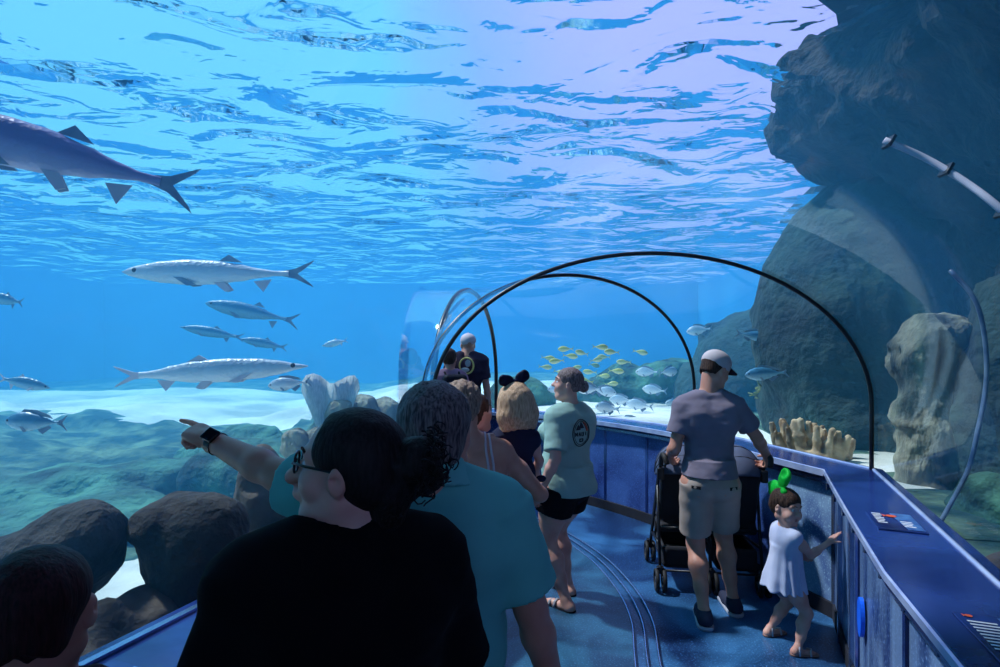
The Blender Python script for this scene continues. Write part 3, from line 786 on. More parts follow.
# ---------------------------------------------------------------- man in the mint polo, left arm pointing
def polo_man():
    X, Y, hd = -.168, 1.40, 6
    r = empty('person'); place(r, X, Y, hd)
    tag(r, 'man seen from behind in mint polo shirt, pointing left with a watch on', 'person')
    f = Fig(1.735, 1.12); f.sh = .188; f.hM = rz(8) @ rx(-2); f.hc = Vector((.0,.01,1.582)); f.hs = 1.08; f.zs = 1.43; f.sarm = .98
    f.ua = .285; f.fa = .270
    L = lambda px, py, y: loc(X, Y, hd, P(px, py, y))
    wr = L(212, 441, 1.60); tip = L(166, 416, 1.68)
    d = (tip-wr).normalized()
    f.arm(-1, wr, (0,.1,-1), hd=d, pn=Vector((.1,.25,-1)), side=-1, curl=(6,68,72,75), point=True, thumb=20, tcurl=60)
    f.arm(1, Vector((.33,.06,.86)), (.2,-1,0), curl=(28,32,34,36))
    f.leg(1, (.13,0,.08), yaw=-8); f.leg(-1, (-.13,.02,.08), yaw=8)
    S = SDF(); f.body(S); T = head(S, f.hc, f.hM, f.hs, 1.08); S.mesh('body', M_SKIN, .0052, r); eyes(r, T, f.hM, f.hs)
    S = SDF(); f.shirt(S, .018, .80, .72, .022, neck=False, flare=1.05); S.mesh('polo_shirt', cloth('mint_pique', srgb(108,198,192), srgb(98,186,182)), .0065, r)
    # collar: a folded band standing round the neck
    nb = f.P(0,.0,1.482); Mc = rx(-14); ax = Mc @ Vector((0,0,1)); S = SDF()
    S.cyl(nb-ax*.02, nb+ax*.046, .090, .080, .01); S.cyl(nb-ax*.022, nb+ax*.030, .112, .088, .012); S.cyl(nb-ax*.06, nb+ax*.09, .074, .073, .004, 's')
    S.box(nb+Vector((0,.11,.0)), (.012,.05,.08), None, .004, 's'); S.post.append(wrinkle(.002, 20, 20, 20, 3))
    S.mesh('collar', cloth('mint_collar', srgb(116,206,200)), .0045, r)
    S = SDF(); f.shorts(S, .90, .95, .02); S.mesh('trousers', cloth('navy_twill', (.01,.015,.03)), .012, r)
    S = SDF(); hair_cap(S, T, f.hM, f.hs, .001, -.062, .04, 4, .005, True)
    S.mesh('hair', M_HGREY, .0045, r)
    e, w = f.arms[-1][1], f.arms[-1][2]; t = (w-e).normalized()
    # watch: strap round the wrist, dark square face on the back of the wrist
    mb = MB(); c = w-t*.015; u = t.orthogonal().normalized(); vv = t.cross(u)
    rows = []
    for i in range(25):
        a = 2*PI*i/24; dd = u*math.cos(a)+vv*math.sin(a); rows.append([c+dd*.0295-t*.011, c+dd*.0335-t*.011, c+dd*.0335+t*.011, c+dd*.0295+t*.011])
    v, fc = sweep(rows, closed=True); mb.add(v, fc); st = mb.build('watch_strap', M_SEAM, r, False)
    n = (Vector((.0,-.75,.65))-t*Vector((.0,-.75,.65)).dot(t)).normalized(); b = t.cross(n)
    mb = MB(); mb.box(c+n*.037, (.040,.042,.013), Matrix((b, t, n)).transposed()); bevel(mb.build('watch_face', mat('watch_glass', (.004,.004,.006), rough=.08), st, False), .004)
    for q in (-1,1): shoe(r, f, q, M_CAPD, M_SEAM, .01)
# ---------------------------------------------------------------- woman in black with glasses and a loose bun
def dark_woman():
    X, Y, hd = -.30, 1.10, 28
    r = empty('person'); place(r, X, Y, hd)
    tag(r, 'woman in plain black shirt with glasses and messy dark bun, looking left', 'person')
    f = Fig(1.665, 1.12, True); f.sh = .182; f.hs = .965; f.sarm = 1.0
    f.hM = rz(60) @ rx(6); f.hc = Vector((.0,.0,1.560)); f.zs = 1.40
    f.arm(1, Vector((.30,.10,.85)), (.3,-1,0)); f.arm(-1, Vector((-.30,.10,.85)), (-.3,-1,0))
    f.leg(1, (.12,0,.08), yaw=-6); f.leg(-1, (-.12,0,.08), yaw=6)
    S = SDF(); f.body(S); T = head(S, f.hc, f.hM, f.hs, 1.0); S.ball(T(0,.030,-.100), .03, .03); S.ball(T(0,.112,-.022), .0145, .012); S.ball(T(0,.092,-.052), .015, .012); S.ball(T(0,.070,-.088), .018, .015); S.mesh('body', M_SKIN2, .0052, r); eyes(r, T, f.hM, f.hs)
    S = SDF(); f.shirt(S, .026, .95, .74, .030, flare=1.1)
    S.mesh('shirt', cloth('black_cotton', (.004,.004,.007), rough=.95), .0065, r)
    S = SDF(); f.shorts(S, .95, .95, .02); S.mesh('trousers', cloth('black_twill', (.006,.006,.01)), .012, r)
    S = SDF(); s = f.hs
    hair_cap(S, T, f.hM, s, .003, -.085, .062, 9, .002); S.ell(T(0,.108,.075), (.075*s,.062*s,.070*s), f.hM, .015, 's')
    B_ = SDF(); B_.ball(T(0,-.105,.030), .048*s, .03); B_.ball(T(.0,-.138,.034), .050*s, .02); B_.ball(T(.018,-.158,.006), .038*s, .02); B_.ball(T(-.02,-.152,.056), .034*s, .02); B_.post.append(wrinkle(.006, 55, 55, 55, 4, 2))
    B_.cone(T(0,-.085,-.02), T(.0,-.088,-.10), .058*s, .034*s, .03)
    hr = S.mesh('hair', M_HBLACK, .0045, r); B_.mesh('hair_bun', M_HBLACK, .0045, hr)
    rnd = random.Random(5)
    mb = MB()
    for i in range(150):
        # loose curls escaping round the bun and at the nape
        th = rnd.uniform(0, 2*PI); ph = rnd.uniform(-1.2, 1.2); rad = rnd.uniform(.030, .056)
        if i < 110:
            c = Vector((rnd.uniform(-.025,.025), -.142+rnd.uniform(-.02,.02), .036+rnd.uniform(-.025,.03)))
            p = c+Vector((math.cos(th)*math.cos(ph), -abs(math.sin(th)*math.cos(ph))*.9, math.sin(ph)))*rad
            dr = Vector((rnd.uniform(-1,1), rnd.uniform(-1,0), rnd.uniform(-1,1)))
        else:
            p = Vector((rnd.uniform(-.045,.045), -.10+rnd.uniform(-.01,.02), -.045+rnd.uniform(-.03,.02))); dr = Vector((rnd.uniform(-.6,.6), rnd.uniform(-1,.1), -1.6))
        pts = []; q = p.copy(); cr = rnd.uniform(.006,.013); n = 12; ln = rnd.uniform(.02,.045)
        dr.normalize(); u = dr.orthogonal().normalized(); w = dr.cross(u)
        for k in range(n):
            a = k*.75; pts.append(T(*(q+dr*ln*k/n+(u*math.cos(a)+w*math.sin(a))*cr)))
        mb.tube(pts, [.0022*(1-.5*k/n)*1.1 for k in range(n)], 5)
    mb.build('hair_curls', M_HBLACK, hr)
    # glasses
    mb = MB()
    for k in (-1,1):
        pts = []
        for i in range(20):
            a = 2*PI*i/20; cx = (abs(math.cos(a))**.75)*math.copysign(1, math.cos(a)); cz = (abs(math.sin(a))**.75)*math.copysign(1, math.sin(a))
            pts.append(T(k*.033+.024*cx, .100-.012*abs(k*.033+.025*cx)/.06, .018+.020*cz))
        mb.tube(pts, .0026, 6, closed=True)
        mb.tube([T(k*.058,.092,.020), T(k*.074,.060,.020), T(k*.081,.0,.016), T(k*.082,-.015,.004)], .0028, 6)
    mb.tube([T(-.010,.104,.012), T(0,.109,.016), T(.010,.104,.012)], .0024, 6)
    g = mb.build('glasses', M_SEAM, r)
    for q in (-1,1): shoe(r, f, q, M_CAPD, M_SEAM, .01)
# ---------------------------------------------------------------- boy at the lower left edge
def boy():
    X, Y, hd = -.84, 1.02, 18
    r = empty('person'); place(r, X, Y, hd)
    tag(r, 'child with short dark hair cut off by the bottom left corner', 'person')
    f = Fig(1.43, .95); f.hs = 1.0; f.hM = rz(6) @ rx(-4); f.hc = Vector((0,.0,1.315)); f.zs = 1.13
    f.arm(1, Vector((.21,.06,.72)), (.3,-1,0)); f.arm(-1, Vector((-.21,.06,.72)), (-.3,-1,0))
    f.leg(1, (.09,0,.065)); f.leg(-1, (-.09,0,.065))
    S = SDF(); f.body(S); T = head(S, f.hc, f.hM, f.hs); S.mesh('body', M_SKIN, .0055, r); eyes(r, T, f.hM, f.hs)
    S = SDF(); f.shirt(S, .016, .6, .62); S.mesh('shirt', cloth('maroon_cotton', (.045,.01,.02)), .008, r)
    S = SDF(); f.shorts(S, .74, .8); S.mesh('shorts', cloth('dark_shorts', (.01,.012,.02)), .01, r)
    S = SDF(); hair_cap(S, T, f.hM, f.hs, -.001, -.055, .04, 14, .0025, True); S.mesh('hair', hairmat('hair_dark_auburn', srgb(34,20,24), srgb(66,34,38)), .0045, r)
    for q in (-1,1): shoe(r, f, q, M_CAPD, M_SEAM, .01)
# ---------------------------------------------------------------- mother in a tank top, holding two children
M_PINKTANK = cloth('rose_tank', srgb(168,120,124)); M_STRAP = cloth('pale_strap_cloth', srgb(214,196,204))
def mother():
    X, Y, hd = -.135, 2.62, 10
    r = empty('person'); place(r, X, Y, hd)
    tag(r, 'curly-haired woman in strappy tank top holding a girl on her arm', 'person')
    f = Fig(1.645, 1.10, True); f.hM = rz(-10) @ rx(-4); f.hc = Vector((-.040,.015,1.53))
    L = lambda x, y, z: loc(X, Y, hd, (x, y, z))
    f.arm(1, L(.10,2.88,1.02), (.8,-.55,-.5), curl=(30,35,35,35)); f.arm(-1, L(-.16,2.86,1.05), (-1,-.3,-.5), curl=(30,35,35,35))
    f.leg(1, (.09,0,.075), yaw=-6); f.leg(-1, (-.09,0,.075), yaw=6)
    S = SDF(); f.body(S); T = head(S, f.hc, f.hM, f.hs); S.mesh('body', M_SKIN, .0075, r); eyes(r, T, f.hM, f.hs)
    S = SDF(); f.torso(S, .009, bust=1); S.post.append(cut_plane((0,0,1.22), (0,0,1))); S.post.append(cut_plane((0,0,.80), (0,0,-1))); tk = S.mesh('tank_top', M_PINKTANK, .008, r)
    from mathutils.bvhtree import BVHTree
    bo = [c for c in r.children if c.name.startswith('body')][0]; bv = BVHTree.FromPolygons([v.co.copy() for v in bo.data.vertices], [tuple(p.vertices) for p in bo.data.polygons])
    for k in (-1,1):
        for o_ in (0,.024):
            pts = []
            for z in (1.19,1.22,1.25,1.28,1.31,1.34):
                h = bv.ray_cast(Vector((k*(.070+o_-(z-1.19)*.08),-.6,z)), Vector((0,1,0)))
                if h[0]: pts.append(h[0]+Vector((0,-.003,0)))
            h = bv.ray_cast(Vector((k*(.062+o_*.8),-.01,1.9)), Vector((0,0,-1)))
            if h[0]: pts.append(h[0]+Vector((0,0,.003)))
            for z in (1.32,1.27,1.21):
                h = bv.ray_cast(Vector((k*(.066+o_*.8),.6,z)), Vector((0,-1,0)))
                if h[0]: pts.append(h[0]+Vector((0,.003,0)))
            mb = MB(); mb.tube(bez(pts, 3), .0055, 6, flat=1); mb.build('strap', M_STRAP, tk)
    S = SDF(); f.shorts(S, .86, .5); S.mesh('shorts', cloth('denim_shorts', srgb(40,55,90)), .01, r)
    S = SDF(); hair_cap(S, T, f.hM, f.hs, .008, -.06, .03, 21, .016); hr = S.mesh('hair', M_HLIGHT, .006, r); B_ = SDF(); B_.ball(T(0,-.115,.01), .045, .03); B_.post.append(wrinkle(.008, 60, 60, 60, 2, 2)); B_.mesh('hair_bun', M_HLIGHT, .006, hr)
    for q in (-1,1): shoe(r, f, q, M_CAPL, M_SEAM, .01)
def bow(root, T, z=.125, m=None, s=1.0, y=-.01, x=0, yaw=0, tilt=0):
    Mt = rz(yaw) @ Matrix.Rotation(R(tilt), 3, 'Y')
    def q(a, b, c): v = Mt @ Vector((a, b, c)); return T(x+v.x*s, y+v.y*s, z+v.z*s)
    e = [T(*(Mt @ Vector(v)))-T(0,0,0) for v in ((1,0,0),(0,1,0),(0,0,1))]; sc_h = e[0].length; A = Matrix([v/sc_h for v in e]).transposed(); g = s*sc_h
    S = SDF()
    for k in (-1,1):
        Ak = A @ Matrix.Rotation(R(-k*18), 3, 'Y')
        S.ell(q(k*.036,0,.014), (.034*g,.013*g,.027*g), Ak, .006*g); S.ell(q(k*.056,0,.022), (.017*g,.013*g,.024*g), Ak, .010*g)
        S.ell(q(k*.062,-.012,.022), (.016*g,.007*g,.012*g), Ak, .008*g, 's')
        S.cone(q(k*.004,0,-.004), q(k*.030,-.004,-.030), .006*g, .011*g, .006*g)
    S.ball(q(0,0,0), .013*g, .006*g)
    return S.mesh('hair_bow', m, .0032, root, pad=.01)
M_NAVY = cloth('navy_satin', (.008,.012,.045), rough=.45)
def girl_bow():
    X, Y, hd = .075, 2.84, 12
    r = empty('person'); place(r, X, Y, hd)
    tag(r, 'small blond girl carried on an arm, wearing a big navy hair bow', 'person')
    B = .72      # height of her feet's base while carried
    f = Fig(.92, 1.0, kid=True); f.hs = .90
    f.hM = rz(6) @ ry(-4)
    f.hc = Vector((0,0,.80)); f.zs = .655
    hl = lambda px, py, y: loc(X, Y, hd, P(px, py, y))-Vector((0,0,B))
    f.arm(-1, hl(491, 438, 2.66)+Vector((0,-.01,.01)), (.2,-.6,-1), hd=Vector((-1,-.1,.1)), pn=Vector((0,0.3,-1)), side=-1, curl=(14,14,16,18))
    f.arm(1, Vector((.14,.12,.42)), (.5,-1,0))
    f.leg(1, (.10,.16,.22), (.6,1,.2)); f.leg(-1, (-.16,.02,.18), (-.6,.8,.2))
    S = SDF(); f.body(S); T = head(S, f.hc, f.hM, f.hs, 1.05); 
    up = lambda v: v+np.array([0,0,B])
    S.mesh('body', M_SKIN2, .0065, r, fwd=up)
    S = SDF(); f.shirt(S, .010, .3, .30, .01, flare=1.15); S.mesh('dress', cloth('navy_dress', (.02,.025,.06)), .007, r, fwd=up)
    S = SDF(); s = f.hs; hair_cap(S, T, f.hM, s, .006, -.135, .03, 31, .006)
    for x_, y_ in ((-.066,-.01),(-.066,-.035),(-.05,-.055),(-.025,-.066),(0,-.070),(.025,-.066),(.05,-.055),(.066,-.035),(.066,-.01)):
        S.chain([T(x_*.8,y_,.03), T(x_*1.15,y_-.012,-.05), T(x_*1.25,y_-.012,-.120)], [.042*s,.034*s,.020*s], .03)
    S.mesh('hair', M_HBLOND, .0055, r, fwd=up)
    T2 = lambda x_, y_, z_: T(x_, y_, z_)+Vector((0,0,B)); eyes(r, T2, f.hM, s)
    bow(r, T2, .132, M_NAVY, 1.25, y=-.03, tilt=-8)
    mb = MB(); p = Vector((.085,-.085,1.155))
    for k in (-1,1): mb.ball(p+Vector((k*.028,0,.006)), (.028,.010,.018), 10, 8)
    mb.ball(p, .010, 8, 6); mb.tube([p, p+Vector((.012,-.008,-.035)), p+Vector((.02,-.01,-.07))], .006, 6); mb.build('sash_bow', M_NAVY, r)
def little_child():
    X, Y, hd = -.125, 2.98, -62
    r = empty('person'); place(r, X, Y, hd)
    tag(r, 'small brown-haired child in a floral top, beside the curly-haired woman', 'person')
    B = .66; up = lambda v: v+np.array([0,0,B])
    f = Fig(.90, .95, kid=True); f.hs = .86; f.hM = rz(10) @ rx(6); f.hc = Vector((0,.0,.80)); f.zs = .665
    f.arm(-1, Vector((-.12,.12,.45)), (-.5,-1,0)); f.arm(1, Vector((.12,.12,.45)), (.5,-1,0))
    f.leg(1, (.10,.16,.22), (.6,1,.2)); f.leg(-1, (-.10,.16,.22), (-.6,1,.2))
    S = SDF(); f.body(S); T = head(S, f.hc, f.hM, f.hs, 1.08); S.mesh('body', M_SKIN2, .0065, r, fwd=up)
    S = SDF(); f.shirt(S, .010, .5, .34, .01); S.mesh('top', mat('floral_print', srgb(215,215,235), srgb(120,140,205), rough=.8, kind='voronoi', scale=40, lo=.25, hi=.4), .007, r, fwd=up)
    S = SDF(); hair_cap(S, T, f.hM, f.hs, .006, -.09, .03, 37, .008); S.mesh('hair', M_HBROWN, .0055, r, fwd=up)
    T2 = lambda x_, y_, z_: T(x_, y_, z_)+Vector((0,0,B)); eyes(r, T2, f.hM, f.hs)
# ---------------------------------------------------------------- woman in sage tee, side view
def sage_woman():
    X, Y, hd = .475, 3.96, 42
    r = empty('person'); place(r, X, Y, hd)
    tag(r, 'woman in sage printed tee and black shorts, hair in a bun', 'person')
    f = Fig(1.665, 1.13, True); f.hs = .97; f.hM = rz(44) @ rx(7); f.hc = Vector((0,.0,1.553)); f.lean = Vector((0,-.02,0))
    f.arm(-1, loc(X, Y, hd, P(541, 490, 3.80)), (-.3,-1,0), curl=(22,25,28,30), pn=Vector((1,0,0))); f.arm(1, Vector((.20,.20,.80)), (.3,-1,0))
    f.leg(-1, loc(X, Y, hd, (.455,3.86,.075)), yaw=6); f.leg(1, loc(X, Y, hd, (.50,4.12,.075)), yaw=-8)
    S = SDF(); f.body(S); T = head(S, f.hc, f.hM, f.hs, .95); S.mesh('body', M_SKIN2, .0065, r); eyes(r, T, f.hM, f.hs)
    S = SDF(); f.shirt(S, .022, .82, .80, .022, flare=1.04); S.ell((0,.08,1.0), (.13,.10,.10), None, .05)
    sh = S.mesh('tee_shirt', cloth('sage_jersey', srgb(158,192,182), srgb(146,180,172)), .0065, r)
    # the round print on the back: ring, peaks and lettering
    ink = mat('print_ink', (.015,.02,.03), rough=.8); rust = mat('print_rust', srgb(176,88,72), rough=.8)
    dg = bpy.context.evaluated_depsgraph_get(); dg.update()
    from mathutils.bvhtree import BVHTree
    bv = BVHTree.FromPolygons([v.co.copy() for v in sh.data.vertices], [tuple(p.vertices) for p in sh.data.polygons])
    ang = -14; cc = Vector((math.sin(R(ang))*.0,0,1.235)); dv = rz(ang) @ Vector((0,1,0)); rt = rz(ang) @ Vector((1,0,0))
    def pr(u, z):
        o_ = cc+rt*u+Vector((0,0,z))-dv*.6; h = bv.ray_cast(o_, dv)
        return (h[0]-dv*.004) if h[0] else o_+dv*.45
    def stroke(mb, pts, w):
        q = []
        for a, b in zip(pts, pts[1:]):
            for k in range(6): q.append((a[0]+(b[0]-a[0])*k/6, a[1]+(b[1]-a[1])*k/6))
        q.append(pts[-1]); mb.tube([pr(*p) for p in q], w, 5, flat=1)
    mb = MB(); stroke(mb, [(.078*math.cos(a*PI/14), .092*math.sin(a*PI/14)) for a in range(29)], .0035)
    stroke(mb, [(.066*math.cos(a*PI/14), .080*math.sin(a*PI/14)) for a in range(29)], .002)
    for u0, z0, s_ in ((-.03,.025,.024), (.0,.035,.030)):
        for t in (.12,.3,.48,.66,.84,1.0): stroke(mb, [(u0-s_*t*.7, z0), (u0, z0+s_*t*1.3), (u0+s_*t*.7, z0), (u0-s_*t*.7, z0)], .003)
    def letter(ch, u, z, w, h):
        G = {'M': [(0,0),(0,1),(.5,.3),(1,1),(1,0)], 'O': [(0,0),(0,1),(1,1),(1,0),(0,0)], 'U': [(0,1),(0,0),(1,0),(1,1)], 'N': [(0,0),(0,1),(1,0),(1,1)], 'T': [(.5,0),(.5,1),(0,1),(1,1)], 'A': [(0,0),(.5,1),(1,0)], 'I': [(.5,0),(.5,1)]}
        stroke(mb, [(u+a*w, z+b*h) for a, b in G[ch]], .0032)
    for i, ch in enumerate('MAUI'): letter(ch, -.056+i*.031, -.020, .017, .026)
    stroke(mb, [(-.014,-.058),(.014,-.058),(.014,-.040),(-.014,-.040),(-.014,-.058)], .004)
    mb.build('shirt_print', ink, sh)
    mb = MB(); stroke(mb, [(.022,.074),(.04,.045),(.052,.012)], .006); stroke(mb, [(.036,.066),(.05,.04),(.060,.014)], .005); mb.build('shirt_print_stripe', rust, sh)
    S = SDF(); f.shorts(S, .86, .42, .026, 1.2); S.mesh('shorts', cloth('black_shorts', (.006,.006,.01)), .007, r)
    S = SDF(); s = f.hs; hair_cap(S, T, f.hM, s, .001, -.045, .03, 44, .003, True); M_ASH = hairmat('hair_ash', srgb(70,58,62), srgb(150,132,132))
    hr = S.mesh('hair', M_ASH, .005, r); B_ = SDF(); B_.ball(T(0,-.095,.008), .034*s, .03); B_.ball(T(0,-.118,.0), .040*s, .010); B_.ball(T(.008,-.126,.018), .028*s, .008); B_.post.append(wrinkle(.004, 60, 60, 60, 2, 2)); B_.mesh('hair_bun', M_ASH, .005, hr)
    for q in (-1,1):
        an = f.legs[q][2]; fd = Vector((-math.sin(R(f.legs[q][3])), math.cos(R(f.legs[q][3])), 0)); b = Vector((an.x, an.y, .012))
        S = SDF(); S.cone(b-fd*.035, b+fd*.165, .040, .040, .01); S.post.append(cut_plane((0,0,.022), (0,0,1))); S.post.append(cut_plane((0,0,0), (0,0,-1))); o = S.mesh('sandal', M_CAPD, .006, r, pad=.02)
        si = Vector((fd.y,-fd.x,0))
        for t, hh in ((.075,.052),(.12,.040)):
            mb = MB(); c = b+fd*t; mb.tube([c-si*.042, c-si*.030+Vector((0,0,hh*.75)), c+Vector((0,0,hh)), c+si*.030+Vector((0,0,hh*.75)), c+si*.042], .011, 6, flat=.5)
            mb.build('sandal_strap', cloth('pale_strap', srgb(150,150,160)), o)
    mb = MB(); w = f.arms[-1][2]; mb.ball(w+Vector((0,0,.02)), (.026,.026,.008), 14, 6); mb.build('wristband', M_SEAM, r)
# ---------------------------------------------------------------- man in grey tee pushing the stroller
STX, STY = 1.60, 4.42
def grey_man():
    X, Y, hd = 1.41, 3.76, -8
    r = empty('person'); place(r, X, Y, hd)
    tag(r, 'man in grey tee, khaki shorts and white cap, pushing the stroller', 'person')
    f = Fig(1.775, 1.0); f.sh = .178; f.hM = rz(-58) @ rx(-24); f.hc = Vector((.045,.055,1.655)); f.lean = Vector((0,.03,0)); f.ua = .300; f.fa = .265
    L = lambda x, y, z: loc(X, Y, hd, (x, y, z))
    f.arm(-1, L(1.225,4.03,1.05), (-.15,-1,-.1), hd=Vector((.1,.55,-.6)), pn=Vector((.3,.5,-.4)), side=-1, curl=(45,48,50,52), thumb=30)
    f.arm(1, L(1.90,3.98,1.04), (.15,-1,-.1), hd=Vector((.1,.6,-.5)), pn=Vector((-.3,.5,-.4)), side=1, curl=(45,48,50,52), thumb=30)
    f.leg(-1, L(1.335,3.66,.085), yaw=-2); f.leg(1, L(1.60,3.84,.085), yaw=6)
    S = SDF(); f.body(S); T = head(S, f.hc, f.hM, f.hs, 1.05); S.ell(T(0,.045,-.075), (.05,.045,.04), f.hM, .02); S.mesh('body', M_SKIN, .0065, r); eyes(r, T, f.hM, f.hs)
    S = SDF(); f.shirt(S, .018, .66, .965, .018, flare=1.08); S.mesh('tee_shirt', cloth('heather_grey', srgb(134,126,142), srgb(120,113,130)), .0065, r)
    S = SDF(); f.shorts(S, .985, .80, .012, 1.35); sh = S.mesh('shorts', cloth('khaki', srgb(176,160,150), srgb(160,146,138)), .0065, r)
    for k in (-1,1):
        mb = MB(); mb.box((k*.115, -.132, .905), (.060,.012,.020), rz(k*32)); mb.build('pocket', M_CAPD, sh, False)
    mb = MB(); mb.tube([(-.13,-.095,.962),(-.06,-.128,.964),(0,-.136,.965),(.06,-.128,.964),(.13,-.095,.962)], .006, 6); mb.build('waistband', cloth('khaki_band', srgb(150,135,125)), sh)
    S = SDF(); hair_cap(S, T, f.hM, f.hs, -.001, -.045, .03, 51, .002, True); S.mesh('hair', M_HBROWN, .005, r)
    cap_hat(r, T, f.hM, f.hs, M_CAPL, M_CAPD)
    for q in (-1,1): shoe(r, f, q, cloth('slate_canvas', srgb(52,58,80)), mat('sole_rubber', srgb(170,175,190), rough=.6), .006)
def cap_hat(root, T, M, s, m1, m2, strap=True):
    S = SDF(); S.ell(T(0,-.012,.060), (.090*s,.106*s,.084*s), M, .02); S.ell(T(0,-.012,.060), (.080*s,.095*s,.076*s), M, .006, 's')
    S.post.append(cut_plane(T(0,0,.012), M @ Vector((0,.16,-1))))
    if strap: S.ell(T(0,-.112,.020), (.024*s,.030*s,.016*s), M, .005, 's')
    c = S.mesh('cap', m1, .005, root, pad=.02)
    rows = []
    for i in range(13):
        a = -1.15+2.3*i/12; x = .083*math.sin(a); y0 = .083*math.cos(a)-.010; row = []
        e = .085*math.cos(a*.9)**.6 if abs(a) < 1.5 else 0
        for t, zz in ((0,0),(.5,-.004),(1,-.014),(1,-.018),(.5,-.008),(0,-.004)):
            row.append(T(x*(1+.02*t), y0+e*t*1.15, .046+zz+.012*math.cos(a)))
        rows.append(row)
    v, fc = sweep(rows, closed=True); mb = MB(); mb.add(v, fc); mb.add(rows[0], [(0,1,2,3,4,5)]); mb.add(rows[-1], [(5,4,3,2,1,0)]); mb.build('cap_brim', m2, c)
    mb = MB(); mb.ball(T(0,-.012,.146), .008*s, 8, 6); mb.build('cap_button', m2, c)
# ---------------------------------------------------------------- toddler with a green bow
def toddler():
    X, Y, hd = 1.735, 3.42, -86
    r = empty('person'); place(r, X, Y, hd)
    tag(r, 'toddler girl in white dress with a bright green bow, one hand on the low wall', 'person')
    f = Fig(.955, .98, kid=True); f.hs = .90; f.hM = rz(-72) @ rx(-8) @ ry(-5); f.hc = Vector((.0,.015,.835)); f.lean = Vector((0,.02,0)); f.zs = .695
    L = lambda x, y, z: loc(X, Y, hd, (x, y, z))
    f.arm(1, L(1.975,3.37,.640), (0,-.2,-1), hd=Vector((.0,.75,.75)), pn=Vector((0,1,-.2)), side=-1, curl=(6,6,8,10), thumb=45)
    f.arm(-1, Vector((-.13,.16,.50)), (-.4,-1,0))
    f.leg(1, L(1.755,3.30,.045), yaw=-6); f.leg(-1, L(1.70,3.53,.045), yaw=10)
    S = SDF(); f.body(S); T = head(S, f.hc, f.hM, f.hs, 1.08)
    for k in (-1,1): S.ball(T(k*.040,.058,-.035), .026*f.hs, .02)
    S.mesh('body', M_SKIN2, .005, r); eyes(r, T, f.hM, f.hs)
    S = SDF(); f.torso(S, .008)
    S.cyl((0,.0,.345), f.P(0,.0,.60), .128, .080, .03)
    for q, (a, e, wv, _, _, _) in f.arms.items(): S.ball(a+Vector((0,0,.005)), .040, .02)
    S.cone(f.P(0,.02,f.zs+.075), f.P(0,.005,f.zs+.035), .058, .034, .008, 's')
    def pleat(D, X_, Y_, Z_):
        a = np.arctan2(Y_, X_); t = np.clip((.60-Z_)/.25, 0, 1); return D+.008*t*np.sin(a*11+3*np.sin(a*2))+.003*fbm(X_*20, Y_*20, Z_*12, 2, 3)
    S.post.append(pleat); S.post.append(cut_plane((0,0,.345), (0,0,-1)))
    S.mesh('dress', cloth('white_cotton', srgb(206,212,235), srgb(180,190,222)), .005, r)
    S = SDF(); S.cone((0,0,.40), (0,0,.38), .075, .085, .02); S.mesh('bloomers', M_HBROWN if False else cloth('grey_bloomers', srgb(120,125,150)), .008, r)
    S = SDF(); s = f.hs; hair_cap(S, T, f.hM, s, .003, -.06, .035, 61, .004); S.mesh('hair', M_HBROWN, .005, r)
    bow(r, T, .115, cloth('green_satin', srgb(30,200,70), srgb(20,170,55), rough=.5), 2.05, y=-.080, yaw=65, tilt=-42)
    for q in (-1,1):
        an = f.legs[q][2]; yaw = f.legs[q][3]; fd = Vector((-math.sin(R(yaw)), math.cos(R(yaw)), 0)); b = Vector((an.x, an.y, .008))
        S = SDF(); S.cone(b-fd*.022, b+fd*.095, .024, .026, .01); S.post.append(cut_plane((0,0,.014), (0,0,1))); S.post.append(cut_plane((0,0,0), (0,0,-1))); o = S.mesh('sandal', mat('tan_leather', srgb(150,110,100), rough=.6), .004, r, pad=.02)
        si = Vector((fd.y,-fd.x,0))
        for t, hh in ((.065,.030),(.0,.062)):
            mb = MB(); c = b+fd*t; mb.tube([c-si*.026, c-si*.022+Vector((0,0,hh*.75)), c+Vector((0,0,hh))+fd*.012, c+si*.022+Vector((0,0,hh*.75)), c+si*.026], .006, 6)
            mb.build('sandal_strap', mat('white_leather', srgb(190,190,200), rough=.5), o)
